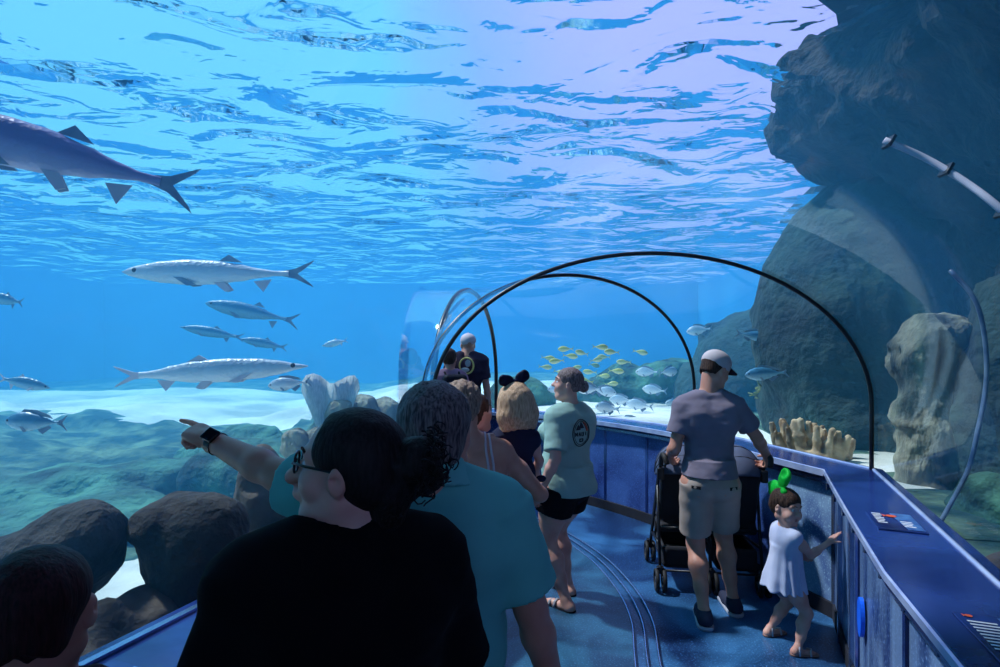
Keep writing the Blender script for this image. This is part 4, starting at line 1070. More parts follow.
# ---------------------------------------------------------------- far pair in the last arch
def far_man():
    X, Y, hd = -.40, 6.90, -6
    r = empty('person'); place(r, X, Y, hd); r.location.z = .12
    tag(r, 'man in black tee with yellow back print and white cap, in the far arch', 'person')
    f = Fig(1.87, 1.0); f.hM = rz(20); f.hc = Vector((0,.03,1.735)); f.zs = 1.575
    f.arm(-1, Vector((-.27,.10,1.02)), (-.5,-1,0)); f.arm(1, Vector((.27,.06,.92)), (.5,-1,0))
    f.leg(1, (.11,0,.09)); f.leg(-1, (-.11,0,.09))
    S = SDF(); f.body(S); T = head(S, f.hc, f.hM, f.hs); S.mesh('body', M_SKIN, .008, r); eyes(r, T, f.hM, f.hs)
    S = SDF(); f.shirt(S, .018, .7, .86); sh = S.mesh('tee_shirt', cloth('black_tee', srgb(58,48,66)), .008, r)
    S = SDF(); f.shorts(S, .98, .9); S.mesh('shorts', cloth('dark_shorts_far', (.02,.025,.04)), .01, r)
    mb = MB(); mb.tube([(.015+.085*math.cos(a*PI/12), -.157, 1.49+.095*math.sin(a*PI/12)) for a in range(24)], .010, 6, closed=True); mb.build('shirt_print', mat('print_yellow', srgb(205,200,120), rough=.8), sh)
    mb = MB(); mb.ball((-.005,-.156,1.44), (.055,.012,.028), 12, 6); mb.ball((-.01,-.156,1.405), (.02,.012,.032), 10, 6); mb.ball((.03,-.156,1.52), (.035,.010,.045), 10, 6); mb.build('shirt_print_figure', mat('print_pale', srgb(170,185,190), rough=.8), sh)
    cap_hat(r, T, f.hM, f.hs, M_CAPL, M_CAPL)
    for q in (-1,1): shoe(r, f, q, M_CAPD, M_SEAM, .01)
def far_companion():
    X, Y, hd = -.59, 6.62, 20
    r = empty('person'); place(r, X, Y, hd); r.location.z = .12
    tag(r, 'person in mauve top with a dark backpack beside the man in the far arch', 'person')
    f = Fig(1.70, .95, True); f.hM = rz(-30)
    f.arm(-1, Vector((-.22,.10,.85)), (-.5,-1,0)); f.arm(1, Vector((.22,.06,.85)), (.5,-1,0))
    f.leg(1, (.09,0,.08)); f.leg(-1, (-.09,0,.08))
    S = SDF(); f.body(S); T = head(S, f.hc, f.hM, f.hs); S.mesh('body', M_SKIN, .008, r); eyes(r, T, f.hM, f.hs)
    S = SDF(); f.shirt(S, .016, .7, .80); S.mesh('top', cloth('mauve_jersey', srgb(150,120,140)), .009, r)
    S = SDF(); f.shorts(S, .90, .9); S.mesh('shorts', cloth('navy_shorts_far', (.02,.025,.06)), .01, r)
    S = SDF(); hair_cap(S, T, f.hM, f.hs, .004, -.07, .03, 71, .006); S.mesh('hair', M_HBROWN, .007, r)
    S = SDF(); S.box((0,-.21,1.20), (.14,.075,.20), None, .02, rd=.05); S.box((0,-.28,1.12), (.10,.03,.10), None, .02, rd=.025)
    b = S.mesh('backpack', cloth('backpack_nylon', (.015,.016,.025), rough=.6), .009, None); b.location = (X, Y, .12); b.rotation_euler = (0,0,R(hd))
    tag(b, 'dark backpack worn by the person in the mauve top', 'backpack')
    mb = MB()
    for k in (-1,1): mb.tube([(k*.08,-.17,1.36),(k*.085,-.08,1.42),(k*.09,.03,1.40),(k*.10,.11,1.25),(k*.11,.05,1.08),(k*.10,-.14,1.04)], .012, 6, flat=1)
    mb.build('strap', M_CAPD, b)
    for q in (-1,1): shoe(r, f, q, M_CAPD, M_SEAM, .012)
if not globals().get('NOPEOPLE'):
    polo_man(); dark_woman(); boy(); mother(); girl_bow(); little_child(); sage_woman(); grey_man(); toddler(); far_man(); far_companion()
# ================================================================== rocks, corals, fish
M_RDARK = mat('rock_dark', srgb(14,16,22), srgb(64,61,60), rough=.9, scale=2.5, detail=9, bump=.8, bscale=16, bdist=.05)
M_RBROWN = mat('rock_brown', srgb(44,42,44), srgb(120,110,100), rough=.9, scale=3, detail=8, bump=.6, bscale=12, bdist=.04)
M_RTEAL = mat('rock_algae', srgb(14,44,46), srgb(84,140,116), rough=.9, scale=1.8, detail=10, bump=.9, bscale=9, bdist=.08)
M_RPALE = mat('rock_pale', srgb(40,50,54), srgb(166,166,146), rough=.9, scale=3.5, detail=10, bump=.9, bscale=14, bdist=.06, stretch=(1,1,.5))
M_RBLACK_SHADED = mat('rock_black_shaded', (.002,.003,.006), (.014,.017,.024), rough=.85, scale=1.6, detail=10, bump=.9, bscale=8, bdist=.1)  # own dark rock tone, with the right side's shade put into the colour
M_RGREEN_SHADED = mat('rock_green_shaded', (.003,.012,.015), (.024,.066,.058), rough=.9, scale=1.4, detail=10, bump=.9, bscale=8, bdist=.08)  # darker copy of the algae rock, right-side shade put into its colour
def rock(name, label, cat, blobs, m, h=.03, amp=.08, fr=2.2, seed=1, group=None, base=None):
    c0 = Vector(blobs[0][0]); S = SDF()
    for c, r, *rest in blobs: S.ell(Vector(c)-c0, r, (rz(rest[0]) if rest else None), .12)
    S.post.append(wrinkle(amp*1.25, fr, fr, fr*1.1, seed, 5))
    def facet(D, X, Y, Z): return D+amp*.5*np.abs(vnoise(X*fr*1.7+9, Y*fr*1.7, Z*fr*1.7, seed+40))
    S.post.append(facet)
    o = S.mesh(name, m, h, None, pad=amp*1.6)
    o.location = c0; tag(o, label, cat, group); return o
# along the left glass
rock('boulder', 'rounded grey boulder with an overhanging lip on the left rock ledge, beside the pointing woman', 'rock',
     [(P(190,545,2.95), (.26,.24,.20)), (P(205,525,2.95), (.19,.2,.13)), (P(158,520,2.92), (.10,.16,.10)), (P(190,600,2.9), (.20,.2,.26))], M_RDARK, .018, .045, 4, 3)
rock('boulder', 'dark peaked boulder leaning to the right above the child at the lower left', 'rock',
     [(P(72,548,2.75), (.24,.24,.20), -10), (P(30,562,2.75), (.26,.24,.17)), (P(98,530,2.72), (.10,.14,.13)), (P(0,590,2.7), (.35,.25,.22))], M_RDARK, .018, .045, 4, 9)
rock('boulder', 'upright brown boulder just behind the pointing arm and mint sleeve', 'rock',
     [(P(262,500,3.6), (.17,.2,.36)), (P(280,520,3.55), (.2,.2,.28)), (P(250,540,3.6), (.14,.18,.2))], M_RBROWN, .02, .05, 4, 14)
rock('rock_ledge', 'long low dark rock ledge along the foot of the left glass', 'rock',
     [((-1.75,2.6,.25), (.28,1.5,.44), -17), ((-1.35,3.4,.26), (.30,.7,.42), -20), ((-2.1,1.8,.26), (.32,.9,.45), -17), ((-2.1,2.6,.15), (.5,.9,.30))], M_RBROWN, .025, .07, 3, 19)
rock('reef_shelf', 'algae green rock shelf running across the sea bed on the left', 'rock',
     [((-5.0,5.6,.30), (2.4,.5,.26), 38), ((-3.4,6.9,.30), (1.3,.45,.26), 34), ((-7.2,4.6,.3), (1.8,.6,.28), 20), ((-3.9,5.3,.15), (1.0,.7,.22))], M_RTEAL, .05, .13, 1.6, 23)
rock('reef_mound', 'turquoise reef mound behind the pointing hand, topped with pale lumps', 'rock',
     [((-2.6,6.2,.40), (.9,.6,.40)), ((-1.9,6.8,.55), (.6,.5,.45)), ((-3.4,7.4,.35), (.9,.6,.4))], M_RTEAL, .04, .13, 2.2, 27)
# far side of the bend
rock('boulder', 'moss green rounded boulder beyond the girl with the navy bow', 'rock', [((.30,9.6,.95), (.55,.5,.40)), ((.62,9.7,.9), (.35,.4,.25))], M_RTEAL, .04, .07, 2.4, 31)
rock('reef_mound', 'dark teal reef mound between the bun woman and the man in grey tee', 'rock',
     [((2.4,10.6,.95), (.95,.7,.55)), ((2.9,10.2,1.25), (.45,.5,.40)), ((1.6,10.9,.9), (.6,.5,.28)), ((3.6,11,.9), (.9,.8,.75))], M_RTEAL, .045, .16, 2.2, 37)
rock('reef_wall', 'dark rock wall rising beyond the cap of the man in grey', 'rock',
     [((4.9,9.6,1.5), (1.6,1.2,1.2)), ((4.0,9.6,1.0), (1.1,1,.8)), ((6.6,8.6,2.2), (1.8,1.6,2.2))], M_RGREEN_SHADED, .06, .25, 1.2, 41)
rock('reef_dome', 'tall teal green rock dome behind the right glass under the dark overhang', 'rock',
     [((3.95,6.2,1.9), (1.05,1.1,1.85)), ((4.5,6.4,1.6), (1.1,1.1,1.8)), ((4.2,6.0,.9), (1.2,1.1,.7))], M_RGREEN_SHADED, .05, .16, 1.3, 45)
rock('rock_pillar', 'pale weathered rock pillar close behind the right glass', 'rock',
     [((3.02,3.95,1.35), (.20,.20,.60)), ((3.10,3.98,1.88), (.26,.24,.16)), ((3.0,3.95,1.75), (.20,.2,.22)), ((3.08,3.95,.95), (.27,.24,.42))], M_RPALE, .02, .075, 4.2, 51)
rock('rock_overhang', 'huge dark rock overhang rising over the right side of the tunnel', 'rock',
     [((4.6,3.6,4.1), (1.55,3.0,1.25)), ((5.2,3.0,2.4), (1.3,3.2,2.4)), ((3.5,2.4,4.35), (1.1,1.6,1.0)), ((3.9,5.6,4.4), (1.1,1.3,.8)), ((3.2,.4,3.9), (1.3,1.5,1.0)), ((4.3,-.6,2.0), (1.2,2.0,2.2))], M_RBLACK_SHADED, .05, .34, 1.5, 57)
rock('boulder', 'brown boulder low behind the right glass, beside the nearest info panel', 'rock', [((2.18,2.16,.82), (.20,.30,.20), 20), ((2.5,2.4,.75), (.25,.25,.22))], M_RBROWN, .02, .04, 5, 61)
rock('boulder', 'small rough boulder on the sand at the foot of the pale pillar', 'rock', [((2.78,3.15,.90), (.18,.22,.20)), ((3.1,3.2,.85), (.2,.2,.16))], M_RTEAL, .02, .04, 5, 63)
rock('rock_outcrop', 'dark green rock outcrop behind the right glass, at the right edge past the pale pillar', 'rock', [((3.62,3.55,1.35), (.62,.6,1.15)), ((3.3,2.9,.85), (.45,.5,.5)), ((3.9,3.0,1.6), (.6,.7,1.2))], M_RGREEN_SHADED, .035, .12, 2.2, 67)
def tube_coral():
    S = SDF(); rnd = random.Random(3); c0 = Vector((2.72,4.85,.86))
    for i in range(34):
        x = rnd.uniform(-.27,.27); y = rnd.uniform(-.13,.13); hgt = (.36-.55*abs(x+.10))*rnd.uniform(.75,1.05); b = Vector((x, y, 0)); t = b+Vector((x*.25+rnd.uniform(-.03,.03), y*.3, max(.12, hgt)))
        S.chain([b, b.lerp(t,.6)+Vector((rnd.uniform(-.015,.015),0,0)), t], [.028,.030,.022], .02)
        S.ball(t+Vector((0,0,.012)), .012, .006, 's')
    S.ell((0,0,.02), (.30,.17,.08), None, .04); S.post.append(wrinkle(.012, 25, 25, 14, 5, 2))
    o = S.mesh('tube_coral', mat('coral_tan', srgb(150,122,92), srgb(214,192,158), rough=.85, scale=9, bump=.4, bscale=60), .010, None); o.location = c0
    tag(o, 'tan cluster of stubby tube coral on the sand behind the right ledge', 'coral')
tube_coral()
def staghorn():
    mb = MB(); rnd = random.Random(11); c0 = Vector((3.55,6.6,1.05))
    def br(p, d, L, r, n):
        q = p+d*L; mb.tube([p, p.lerp(q, .5)+Vector((rnd.uniform(-.02,.02), rnd.uniform(-.02,.02), rnd.uniform(-.01,.02))), q], [r, r*.85, r*.55], 6)
        if n <= 0: return
        for k in range(3):
            dd = (d+Vector((rnd.uniform(-.9,.3), rnd.uniform(-.5,.5), rnd.uniform(-.5,.6)))).normalized(); br(p.lerp(q, rnd.uniform(.45,1)), dd, L*rnd.uniform(.6,.85), r*.68, n-1)
    for k in range(7): br(Vector((rnd.uniform(-.15,.3),rnd.uniform(-.1,.1),rnd.uniform(0,.25))), Vector((rnd.uniform(-1.2,.1),rnd.uniform(-.4,.3),rnd.uniform(.1,.9))).normalized(), .26, .032, 3)
    o = mb.build('staghorn_coral', mat('coral_olive', srgb(96,112,70), srgb(160,170,110), rough=.85, scale=8)); o.location = c0
    tag(o, 'olive branching staghorn coral reaching left behind the man in the cap', 'coral')
staghorn()
def sea_fan():
    mb = MB(); c0 = Vector((-1.62,5.35,.72)); rows = []
    for i in range(13):
        u = i/12; a = R(112-44*u); L = .74+.08*math.sin(u*9)+.10*math.sin(u*PI)
        rows.append([Vector((math.cos(a)*L*t, .04*math.sin(u*14+t*3)*t+(.008 if s else -.008), math.sin(a)*L*t)) for s in (0,1) for t in ((.05,.35,.7,1.0) if not s else (1.0,.7,.35,.05))])
    v, f = sweep(rows, closed=True); mb.add(v, f)
    o = mb.build('sea_fan', mat('fan_pale', srgb(168,186,190), srgb(206,214,214), rough=.7, scale=20, stretch=(6,1,1))); o.location = c0
    tag(o, 'pale upright fan coral with wavy folds above the reef on the left', 'coral')
sea_fan()
for i, (px, py, Y, r) in enumerate(((343,408,5.4,.15),(362,404,5.8,.16),(385,408,6.0,.17),(318,440,5.2,.16),(296,436,5.0,.12))):
    rock('lump_coral', 'pale lump coral on the reef beside the sea fan, just over the dark haired heads', 'coral', [(P(px,py,Y), (r,r*.9,r*.62)), (P(px,py+14,Y), (r*1.2,r,r*.8))], M_RPALE, .02, .04, 6, 70+i, group='lump corals by the sea fan')

# ------------------------------------------------------------------ fish: nose towards +X
def fishmat(name, back, belly, rough=.35, lo=-.1, hi=.1, metal=.25):
    m, nt, out = newmat(name); b = N(nt, 'ShaderNodeBsdfPrincipled', Roughness=rough, Metallic=metal*.2)
    tc = N(nt, 'ShaderNodeTexCoord'); sx = N(nt, 'ShaderNodeSeparateXYZ'); nt.links.new(tc.outputs['Generated'], sx.inputs[0])
    r = ramp(nt, [(.5+lo, belly), (.5+hi, back)]); nt.links.new(sx.outputs['Z'], r.inputs[0]); nt.links.new(r.outputs[0], b.inputs['Base Color'])
    v = N(nt, 'ShaderNodeTexVoronoi', Scale=38.0); nt.links.new(tc.outputs['Object'], v.inputs['Vector'])
    bp = N(nt, 'ShaderNodeBump', Strength=.35, Distance=.01); nt.links.new(v.outputs[0], bp.inputs['Height']); nt.links.new(bp.outputs[0], b.inputs['Normal'])
    nt.links.new(b.outputs[0], out.inputs['Surface']); return m
M_SILVER = fishmat('scales_silver', srgb(150,176,196), srgb(232,238,244), lo=-.15, hi=.35)
M_TARPON = fishmat('scales_slate', srgb(128,122,176), srgb(206,196,226), lo=-.35, hi=.05)
M_YELLOW = fishmat('scales_yellow', srgb(190,190,90), srgb(230,225,160))
M_GREYF = fishmat('scales_grey', srgb(70,130,165), srgb(140,185,205))
M_FIN = mat('fin', srgb(150,165,180), srgb(110,125,150), rough=.5); M_FINL = mat('fin_pale', srgb(215,205,215), rough=.5)
PROF = {'tarpon': [(0,.02),(.05,.32),(.12,.58),(.25,.86),(.4,1),(.55,.94),(.7,.68),(.82,.38),(.92,.2),(1,.22)],
        'long': [(0,.05),(.08,.3),(.18,.62),(.3,.86),(.5,1),(.68,.9),(.8,.66),(.9,.36),(.97,.26),(1,.28)],
        'deep': [(0,.06),(.06,.42),(.16,.76),(.3,.98),(.42,1),(.6,.80),(.75,.45),(.88,.17),(.95,.14),(1,.18)]}
def interp(tb, t):
    for (a, x), (b, y) in zip(tb, tb[1:]):
        if t <= b: u = (t-a)/(b-a); u = u*u*(3-2*u); return x+(y-x)*u
    return tb[-1][1]
def fin(pts, th=.006):
    mb = MB(); n = len(pts); vs = [(p[0], -th, p[2]) if len(p) == 3 else (p[0], -th, p[1]) for p in pts]; vs2 = [(v[0], th, v[2]) for v in vs]
    mb.add(vs+vs2, [tuple(range(n))]+[tuple(range(2*n-1, n-1, -1))]+[(i, n+i, n+(i+1) % n, (i+1) % n) for i in range(n)]); return mb
def fish(label, L, D, W, prof, m, mf, loc_, yaw=0, pitch=0, group=None, bend=0.0, name='fish', parts=True, pale=None):
    r = empty(name, loc_); tag(r, label, 'fish', group); r.rotation_euler = (0, R(pitch), R(yaw))
    rows = []; nst = 22; Lb = L*.86
    bx = lambda x: bend*L*math.sin((.5-x/L)*2.6)-0
    for i in range(nst+1):
        t = i/nst; x = L*.5-Lb*t; hh = D/2*interp(PROF[prof], t); ww = W/2*interp(PROF[prof], t)**.8
        rows.append([(x, bx(x)+ww*math.cos(2*PI*j/14), hh*math.sin(2*PI*j/14)*(1.0 if math.sin(2*PI*j/14) > 0 else .92)) for j in range(14)])
    mb = MB(); v, f = sweep([[Vector(p) for p in rw] for rw in rows], closed=True); mb.add(v, f); mb.add(rows[0], [tuple(range(14))]); mb.add(rows[-1], [tuple(range(13,-1,-1))])
    mb.build('body', m, r)
    xt = L*.5-Lb; th = L*.003
    sp = {'tarpon': .50, 'long': .42, 'deep': .42}[prof]*D
    sp = max(sp, (.052 if prof == 'long' else .06)*L)
    def place_fin(mb, nm, y0=0, mm=None):
        mb.v = [(x, y+bx(x)+y0, z) for x, y, z in mb.v]; return mb.build(nm, mm or mf, r, False)
    place_fin(fin([(xt+.03*L,.10*D),(xt-.03*L,.35*sp),(xt-.13*L,sp),(xt-.115*L,.75*sp),(xt-.045*L,.0),(xt-.115*L,-.75*sp),(xt-.13*L,-sp),(xt-.03*L,-.35*sp),(xt+.03*L,-.10*D)], th), 'tail_fin')
    if parts:
        if prof == 'deep': place_fin(fin([(.28*L,.36*D),(.20*L,.62*D),(.0,.60*D),(-.20*L,.38*D),(-.26*L,.18*D),(.0,.35*D)], th), 'dorsal_fin'); place_fin(fin([(-.02*L,-.40*D),(-.10*L,-.60*D),(-.24*L,-.26*D),(-.20*L,-.15*D)], th), 'anal_fin')
        else: place_fin(fin([(.0*L,.44*D),(-.05*L,.68*D),(-.09*L,.52*D),(-.12*L,.40*D)], th), 'dorsal_fin'); place_fin(fin([(-.18*L,-.30*D),(-.23*L,-.68*D),(-.27*L,-.22*D)], th), 'anal_fin', mm=pale)
        for k in (-1,1):
            mb = fin([(.22*L,-.18*D),(.15*L,-.50*D),(.10*L,-.46*D),(.17*L,-.20*D)], th); place_fin(mb, 'pectoral_fin', k*W*.42)
            if pale: place_fin(fin([(.02*L,-.36*D),(-.04*L,-.70*D),(-.07*L,-.62*D),(-.04*L,-.36*D)], th), 'pelvic_fin', k*W*.2, pale)
            mb = MB(); mb.ball((L*.5-Lb*.085, k*W*.5*interp(PROF[prof], .085)**.8*.86, D*.06), max(.012*L, .008)); mb.build('eye', M_EYE if False else M_IRIS, r)
    return r
def fpx(label, head_, tail_, Y, dpx, prof, m, mf, Yt=None, **kw):
    """a fish between the nose and tail positions read off the picture, at distance Y"""
    a = P(*head_, Y); b = P(*tail_, Yt or Y); d = a-b; L = d.length; D = dpx/F*Y
    yaw = math.degrees(math.atan2(d.y, d.x)); pitch = -math.degrees(math.asin(d.z/L))
    return fish(label, L, D, kw.pop('W', D*.5), prof, m, mf, (a+b)/2, yaw, pitch, **kw)
fpx('large slate and rose tarpon high on the left, cut off by the frame', (-125,108), (199,192), 2.9, 56, 'tarpon', M_TARPON, M_FIN, Yt=3.5, pale=M_FINL)
fpx('long silver tarpon facing left under the rippling surface', (122,272), (316,274), 5.0, 27, 'tarpon', M_SILVER, M_FIN, pale=M_FINL)
fpx('long pale fish with its tail to the left, above the pointing hand', (308,366), (112,377), 4.6, 25, 'long', M_SILVER, M_FINL, pale=M_FINL)
fpx('hazy slim fish just below the long silver tarpon', (205,303), (300,322), 6.5, 17, 'tarpon', M_GREYF, M_FIN)
fpx('hazy slim fish midway between the silver tarpon and the pale long fish', (180,327), (245,338), 7.0, 11, 'long', M_GREYF, M_FIN)
fpx('hazy slim fish trailing lower right of its twin in midwater', (240,339), (288,348), 7.4, 10, 'long', M_GREYF, M_FIN)
fpx('small silver fish facing right at the left edge, above the grey oval fish', (50,388), (-2,378), 4.6, 13, 'long', M_GREYF, M_FINL)
fpx('oval grey reef fish at the left edge over bright sand', (5,421), (68,423), 3.6, 20, 'deep', M_GREYF, M_FIN)
fpx('small pale spotted fish facing left beside the sea fan', (268,386), (312,381), 5.0, 14, 'deep', M_SILVER, M_FIN)
fpx('small dark fish at the far left, the highest of the small ones', (-14,296), (24,303), 5.5, 12, 'long', M_GREYF, M_FIN)
fpx('tiny pale fish swimming right of the spotted one, in open water', (322,346), (348,340), 7.5, 7, 'long', M_SILVER, M_FINL)
fpx('thin pale fish hanging steeply beside the top of the tall black arch', (452,314), (441,330), 8.0, 5, 'long', M_SILVER, M_FINL)
rnd = random.Random(21)
proto = None
ys = [(557,361),(570,356),(582,353),(596,360),(604,357),(612,352),(560,372),(575,368),(590,372),(603,376),(616,371),(548,358),(566,349),(624,362),(586,381),(600,347),(640,352),(573,378),(611,384),(628,378),(545,367),(594,365)]
yp = fish('small yellow fish in the loose school seen through the second arch', .26, .10, .05, 'deep', M_YELLOW, M_YELLOW, (0,0,0), group='school of yellow fish', parts=False)
for i, (px, py) in enumerate(ys):
    o = yp if i == 0 else copy_tree(yp)
    o.location = P(px, py, rnd.uniform(8.6, 11)); o.rotation_euler = (0, R(rnd.uniform(-12,12)), R(rnd.choice((0,180))+rnd.uniform(-25,25)))
gp = fish('pale grey fish over the far reef left of the man in the cap', .42, .17, .08, 'deep', M_SILVER, M_FIN, (0,0,0), group='pale fish over the far reef')
for i, (px, py, Y) in enumerate(((590,389,8.5),(603,391,8.8),(608,408,8.2),(622,400,9),(640,405,8.4),(655,390,9.4),(668,372,9.2),(632,422,8),(650,430,8.1),(676,404,9.5),(560,388,9.4),(700,330,9),(648,372,9.6))):
    o = gp if i == 0 else copy_tree(gp)
    o.location = P(px, py, Y); o.rotation_euler = (0, R(rnd.uniform(-10,10)), R(rnd.choice((0,180))+rnd.uniform(-30,30)))
fpx('fish in shadow by the dark rock, up right of the white cap', (770,338), (735,333), 6.2, 11, 'deep', M_GREYF, M_FIN)
fpx('grey green fish hovering beside the olive staghorn coral', (745,375), (790,372), 5.8, 14, 'deep', M_GREYF, M_FIN)
# a white pipe bracketed above the right glass and a cable down its side
mb = MB(); mb.tube(bez([P(884,140,2.35), P(925,158,2.3), P(965,182,2.2), P(1004,212,2.1), P(1090,290,2.0)], 5), .014, 8)  # bright strip along the near seam, added as a solid white bar
o = mb.build('bar', mat('bar_white', srgb(205,205,225), rough=.35)); tag(o, 'white pipe slanting down across the dark rock at the upper right', 'bar')
for k, (px, py) in enumerate(((889,142),(946,170),(1003,211))):
    mb = MB(); c = P(px, py, (2.35,2.25,2.1)[k]); mb.box(c, (.012,.05,.05), ry(30)); mb.build('bracket', M_SEAM, o, False)
mb = MB(); mb.tube(bez([P(938,526,2.75), P(950,505,2.75), P(968,470,2.75), P(978,430,2.75), P(986,385,2.75), P(985,340,2.75), P(975,300,2.75), P(950,270,2.8)], 5), .011, 6)  # pale seam of the near glass joint, added as a loose tube
tag(mb.build('seam', M_PALESEAM), 'pale cable curving up behind the right glass from the ledge', 'seam')
# ================================================================== things in the tunnel
pass
M_SIGN = mat('sign_blue', srgb(20,30,80), srgb(34,60,130), rough=.25, scale=5); M_INK = mat('sign_white', (.85,.88,.95), rough=.4); M_ORANGE = mat('sign_orange', srgb(232,96,60), rough=.4); M_SEA = mat('sign_sea', srgb(36,70,140), srgb(80,130,190), rough=.3, scale=20)
def info_panel(label, o_, ux, uy, w, h, blocks, pic):
    """o_ the far left corner, ux along its width (towards the glass), uy towards the viewer"""
    r = empty('info_panel', o_); tag(r, label, 'sign', None)
    Z = Vector((0,0,1)); M = Matrix((ux, uy, ux.cross(uy))).transposed()
    def q(a, b, z=0): return ux*a*w+uy*b*h+Z*(.006+z)
    mb = MB(); mb.box(ux*w/2+uy*h/2+Z*.004, (w, h, .008), M); bevel(mb.build('panel', M_SIGN, r, False), .002)
    mb = MB(); mb.add([q(.52,.04,.0035), q(.97,.04,.0035), q(.97,.94,.0035), q(.62,.94,.0035)], [(0,1,2,3)]); mb.build('picture', M_SEA, r, False)
    mb = MB()
    for (a0, b0, a1, n, st) in blocks:
        for k in range(n):
            e = a1-(.04 if k % 3 == 2 else 0); mb.add([q(a0, b0+k*st, .004), q(e, b0+k*st, .004), q(e, b0+k*st+st*.45, .004), q(a0, b0+k*st+st*.45, .004)], [(0,1,2,3)])
    mb.build('lettering', M_INK, r, False, False)
    a, b, s = pic
    mb = MB(); n = 24; pts = [q(a+s*math.cos(2*PI*k/n), b+s*.9*math.sin(2*PI*k/n)*w/h, .0055) for k in range(n)]; mb.add(pts, [tuple(range(n))])
    mb.add([q(a-s*.8, b, .0055), q(a-s*1.6, b-s*.6, .0055), q(a-s*1.5, b+s*.6, .0055)], [(0,1,2)]); mb.build('fish_picture', M_ORANGE, r, False)
    return r
def led(px, py, z=1.0): Y = F*(CAMH-z)/(py-HOR); return Vector(((px-500)/F*Y, Y, z))
ud = Vector((-.4,-.92,0)).normalized(); ux_ = Vector((.92,-.4,0)).normalized()
c0 = led(865, 512); info_panel('blue info panel with an orange fish, lying on the right ledge, farther of two', c0, ux_, ud, .185, .30, [(.10,.12,.30,7,.085),(.60,.50,.84,4,.085)], (.50,.24,.12))
c1 = led(952, 614); info_panel('dark blue info panel cut by the right edge, nearer of two on the ledge', c1, Vector((.94,-.34,0)), Vector((-.34,-.94,0)), .20, .34, [(.08,.16,.44,9,.06)], (.16,.07,.05))
# info panel on the left ledge, at the bottom edge
lc = led(104, 664, .72); info_panel('slanted dark info panel on the left ledge at the bottom edge', lc+Vector((.02,.02,0)), Vector((.94,-.34,0)), Vector((-.34,-.94,0)), .22, .30, [(.1,.2,.6,6,.08)], (.75,.2,.08))
# blue oval button on the near right wall
def wall_right_pt(Y, off=.262):
    a, b = Vector((1.70,1.91,0)), Vector((2.50,3.75,0)); t = (Y-1.91)/1.84; p = a.lerp(b, t); k = 12+min(5, max(0, int(t*6))); d = (TR_[k]-TL[k]).normalized(); return p-d*off, d
p, d = wall_right_pt(2.66); nrm = Vector((-.92,.40,0))
mb = MB(); n = 28; al = Vector((.4,.92,0)); 
pts0 = [p+nrm*.006+al*.050*math.cos(2*PI*k/n)+Vector((0,0,.50+.095*math.sin(2*PI*k/n))) for k in range(n)]; pts1 = [q_+nrm*.018 for q_ in pts0]
mb.add(pts0+pts1, [tuple(range(n-1,-1,-1)), tuple(range(n, 2*n))]+[(k, (k+1) % n, n+(k+1) % n, n+k) for k in range(n)])
o = mb.build('wall_plaque', mat('plaque_blue', srgb(30,110,255), rough=.3), smooth=False); tag(o, 'bright blue oval plaque on the near right low wall', 'plaque')
# pale frame posts and a glazed panel in the low wall behind the toddler
for k, Y in enumerate((3.40, 2.98)):
    p, d = wall_right_pt(Y); mb = MB(); mb.box(p+nrm*.006+Vector((0,0,.46)), (.024,.03,.90), Matrix.Rotation(math.atan2(al.y, al.x)-PI/2, 3, 'Z')); tag(mb.build('trim_%d' % (30+k), M_STEEL, smooth=False), kind='structure')
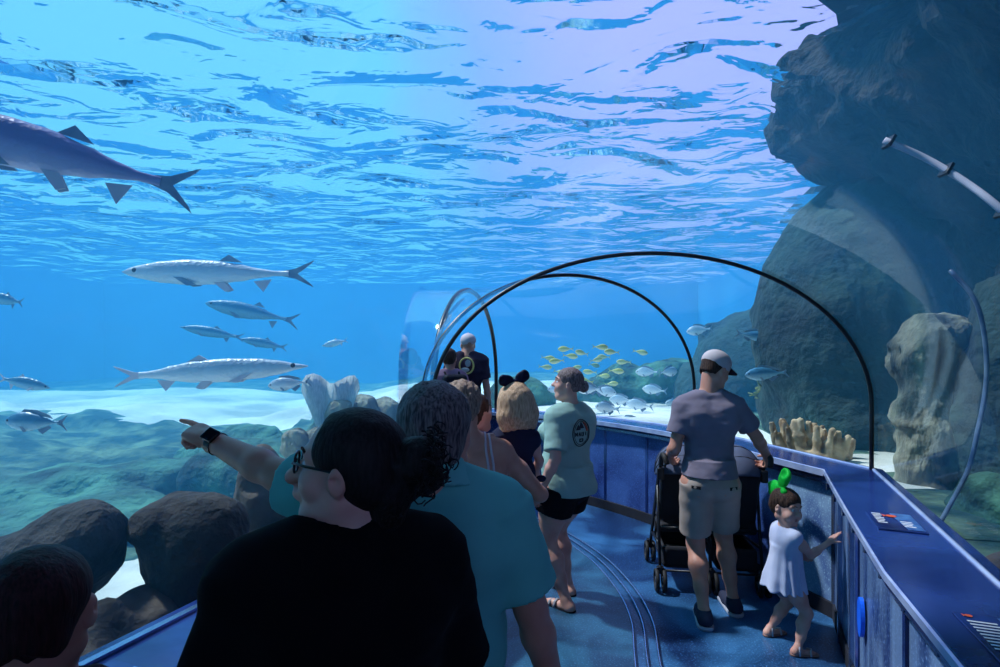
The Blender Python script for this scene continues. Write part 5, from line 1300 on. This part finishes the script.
# ------------------------------------------------------------------ double stroller
def stroller():
    r = empty('stroller', (STX, STY, 0), R(-8)); tag(r, 'black double stroller pushed by the man in grey', 'stroller')
    MBK = mat('stroller_black', (.008,.008,.012), rough=.4); MFB = mat('stroller_fabric', (.012,.013,.02), rough=.85, bump=.2, bscale=200); MGR = mat('stroller_canopy', srgb(88,96,120), srgb(70,78,104), rough=.8); MR = mat('stroller_rubber', (.01,.01,.012), rough=.7); MH = mat('stroller_hub', srgb(70,74,90), rough=.4)
    W = .365
    mb = MB()
    for x in (-W, 0, W):
        mb.tube([(x,-.33,.98),(x,-.20,.84),(x,.10,.45),(x,.32,.12)], .013, 8)      # from handle down to the front wheel
        mb.tube([(x,-.14,.78),(x,-.20,.45),(x,-.28,.13)], .012, 8)                   # rear leg
        mb.tube([(x,-.22,.33),(x,.22,.28)], .010, 8)
    mb.tube([(-W,-.20,.45),(W,-.20,.45)], .009, 8); mb.tube([(-W,-.275,.15),(W,-.275,.15)], .009, 8); mb.tube([(-W,.22,.28),(W,.22,.28)], .009, 8); mb.tube([(-W,-.30,.94),(W,-.30,.94)], .009, 8)
    mb.build('frame', MBK, r)
    for x in (-W, W):
        mb = MB(); mb.tube(bez([(x,-.31,.955),(x,-.37,1.02),(x,-.42,1.045),(x*.98,-.47,1.03),(x*.95,-.49,.985)], 5), .019, 10); mb.build('handle', MR, r)
        mb = MB(); mb.box((x,-.30,.88), (.05,.05,.09)); bevel(mb.build('hinge', MBK, r, False), .01)
    for i, x in enumerate((-.195,.195)):
        S = SDF(); S.box((x,.0,.44), (.165,.19,.035), None, .03, rd=.03); S.box((x,-.17,.66), (.165,.03,.25), rx(18), .03, rd=.028); S.box((x,.20,.33), (.15,.03,.12), None, .03, rd=.02)
        st = S.mesh('seat', MFB, .012, r); mb = MB()
        for dx in (-.06,.06): mb.tube([(x+dx,-.20,.80),(x+dx,-.11,.62),(x+dx,-.02,.475)], .010, 6, flat=.4)
        mb.tube([(x-.12,-.03,.50),(x,.0,.53),(x+.12,-.03,.50)], .010, 6); mb.build('harness', MBK, st)
        S = SDF(); S.ell((x,-.14,.86), (.192,.26,.22), None, .02); S.ell((x,-.12,.83), (.180,.25,.21), None, .005, 's'); S.post.append(cut_plane((0,0,.80), (0,-.25,-1))); cn = S.mesh('canopy', MGR, .008, r)
        mb = MB()
        for a in (-.75,-.2,.4): mb.tube([(x+.193*math.cos(t*PI/10), -.14+.255*math.sin(a)*math.sin(t*PI/10), .86+.222*math.cos(a)*math.sin(t*PI/10)) for t in range(11)], .005, 6)
        mb.build('canopy_bow', MBK, cn)
        S = SDF(); S.box((x,-.05,.24), (.15,.20,.09), None, .03, rd=.04); S.box((x,-.05,.30), (.125,.17,.08), None, .02, 's', rd=.02); S.mesh('basket', MFB, .012, r)
    for x in (-W, 0, W):
        for y in (-.29,.33):
            mb = MB(); mb.box((x, y+.01, .155), (.050,.05,.05)); mb.tube([(x,y,.19),(x,y,.13)], .012, 8); bevel(mb.build('wheel_fork', MBK, r, False), .006)
            fk = r.children[-1]
            for dx in (-.027,.027):
                mb = MB(); R_ = .082; rows = [[Vector((x+dx+u, y+math.cos(2*PI*k/24)*rr, .083+math.sin(2*PI*k/24)*rr)) for u, rr in ((-.014,R_-.024),(-.014,R_-.006),(-.008,R_),(.008,R_),(.014,R_-.006),(.014,R_-.024))] for k in range(25)]
                v, f = sweep(rows, closed=True); mb.add(v, f); w = mb.build('wheel', MR, r)
                mb = MB(); mb.tube([(x+dx-.010,y,.083),(x+dx+.010,y,.083)], .020, 12)
                for k in range(5): a = 2*PI*k/5; mb.tube([(x+dx,y+.012*math.cos(a),.083+.012*math.sin(a)),(x+dx,y+.064*math.cos(a),.083+.064*math.sin(a))], .007, 6)
                mb.build('hub', MH, w)
    return r
stroller()
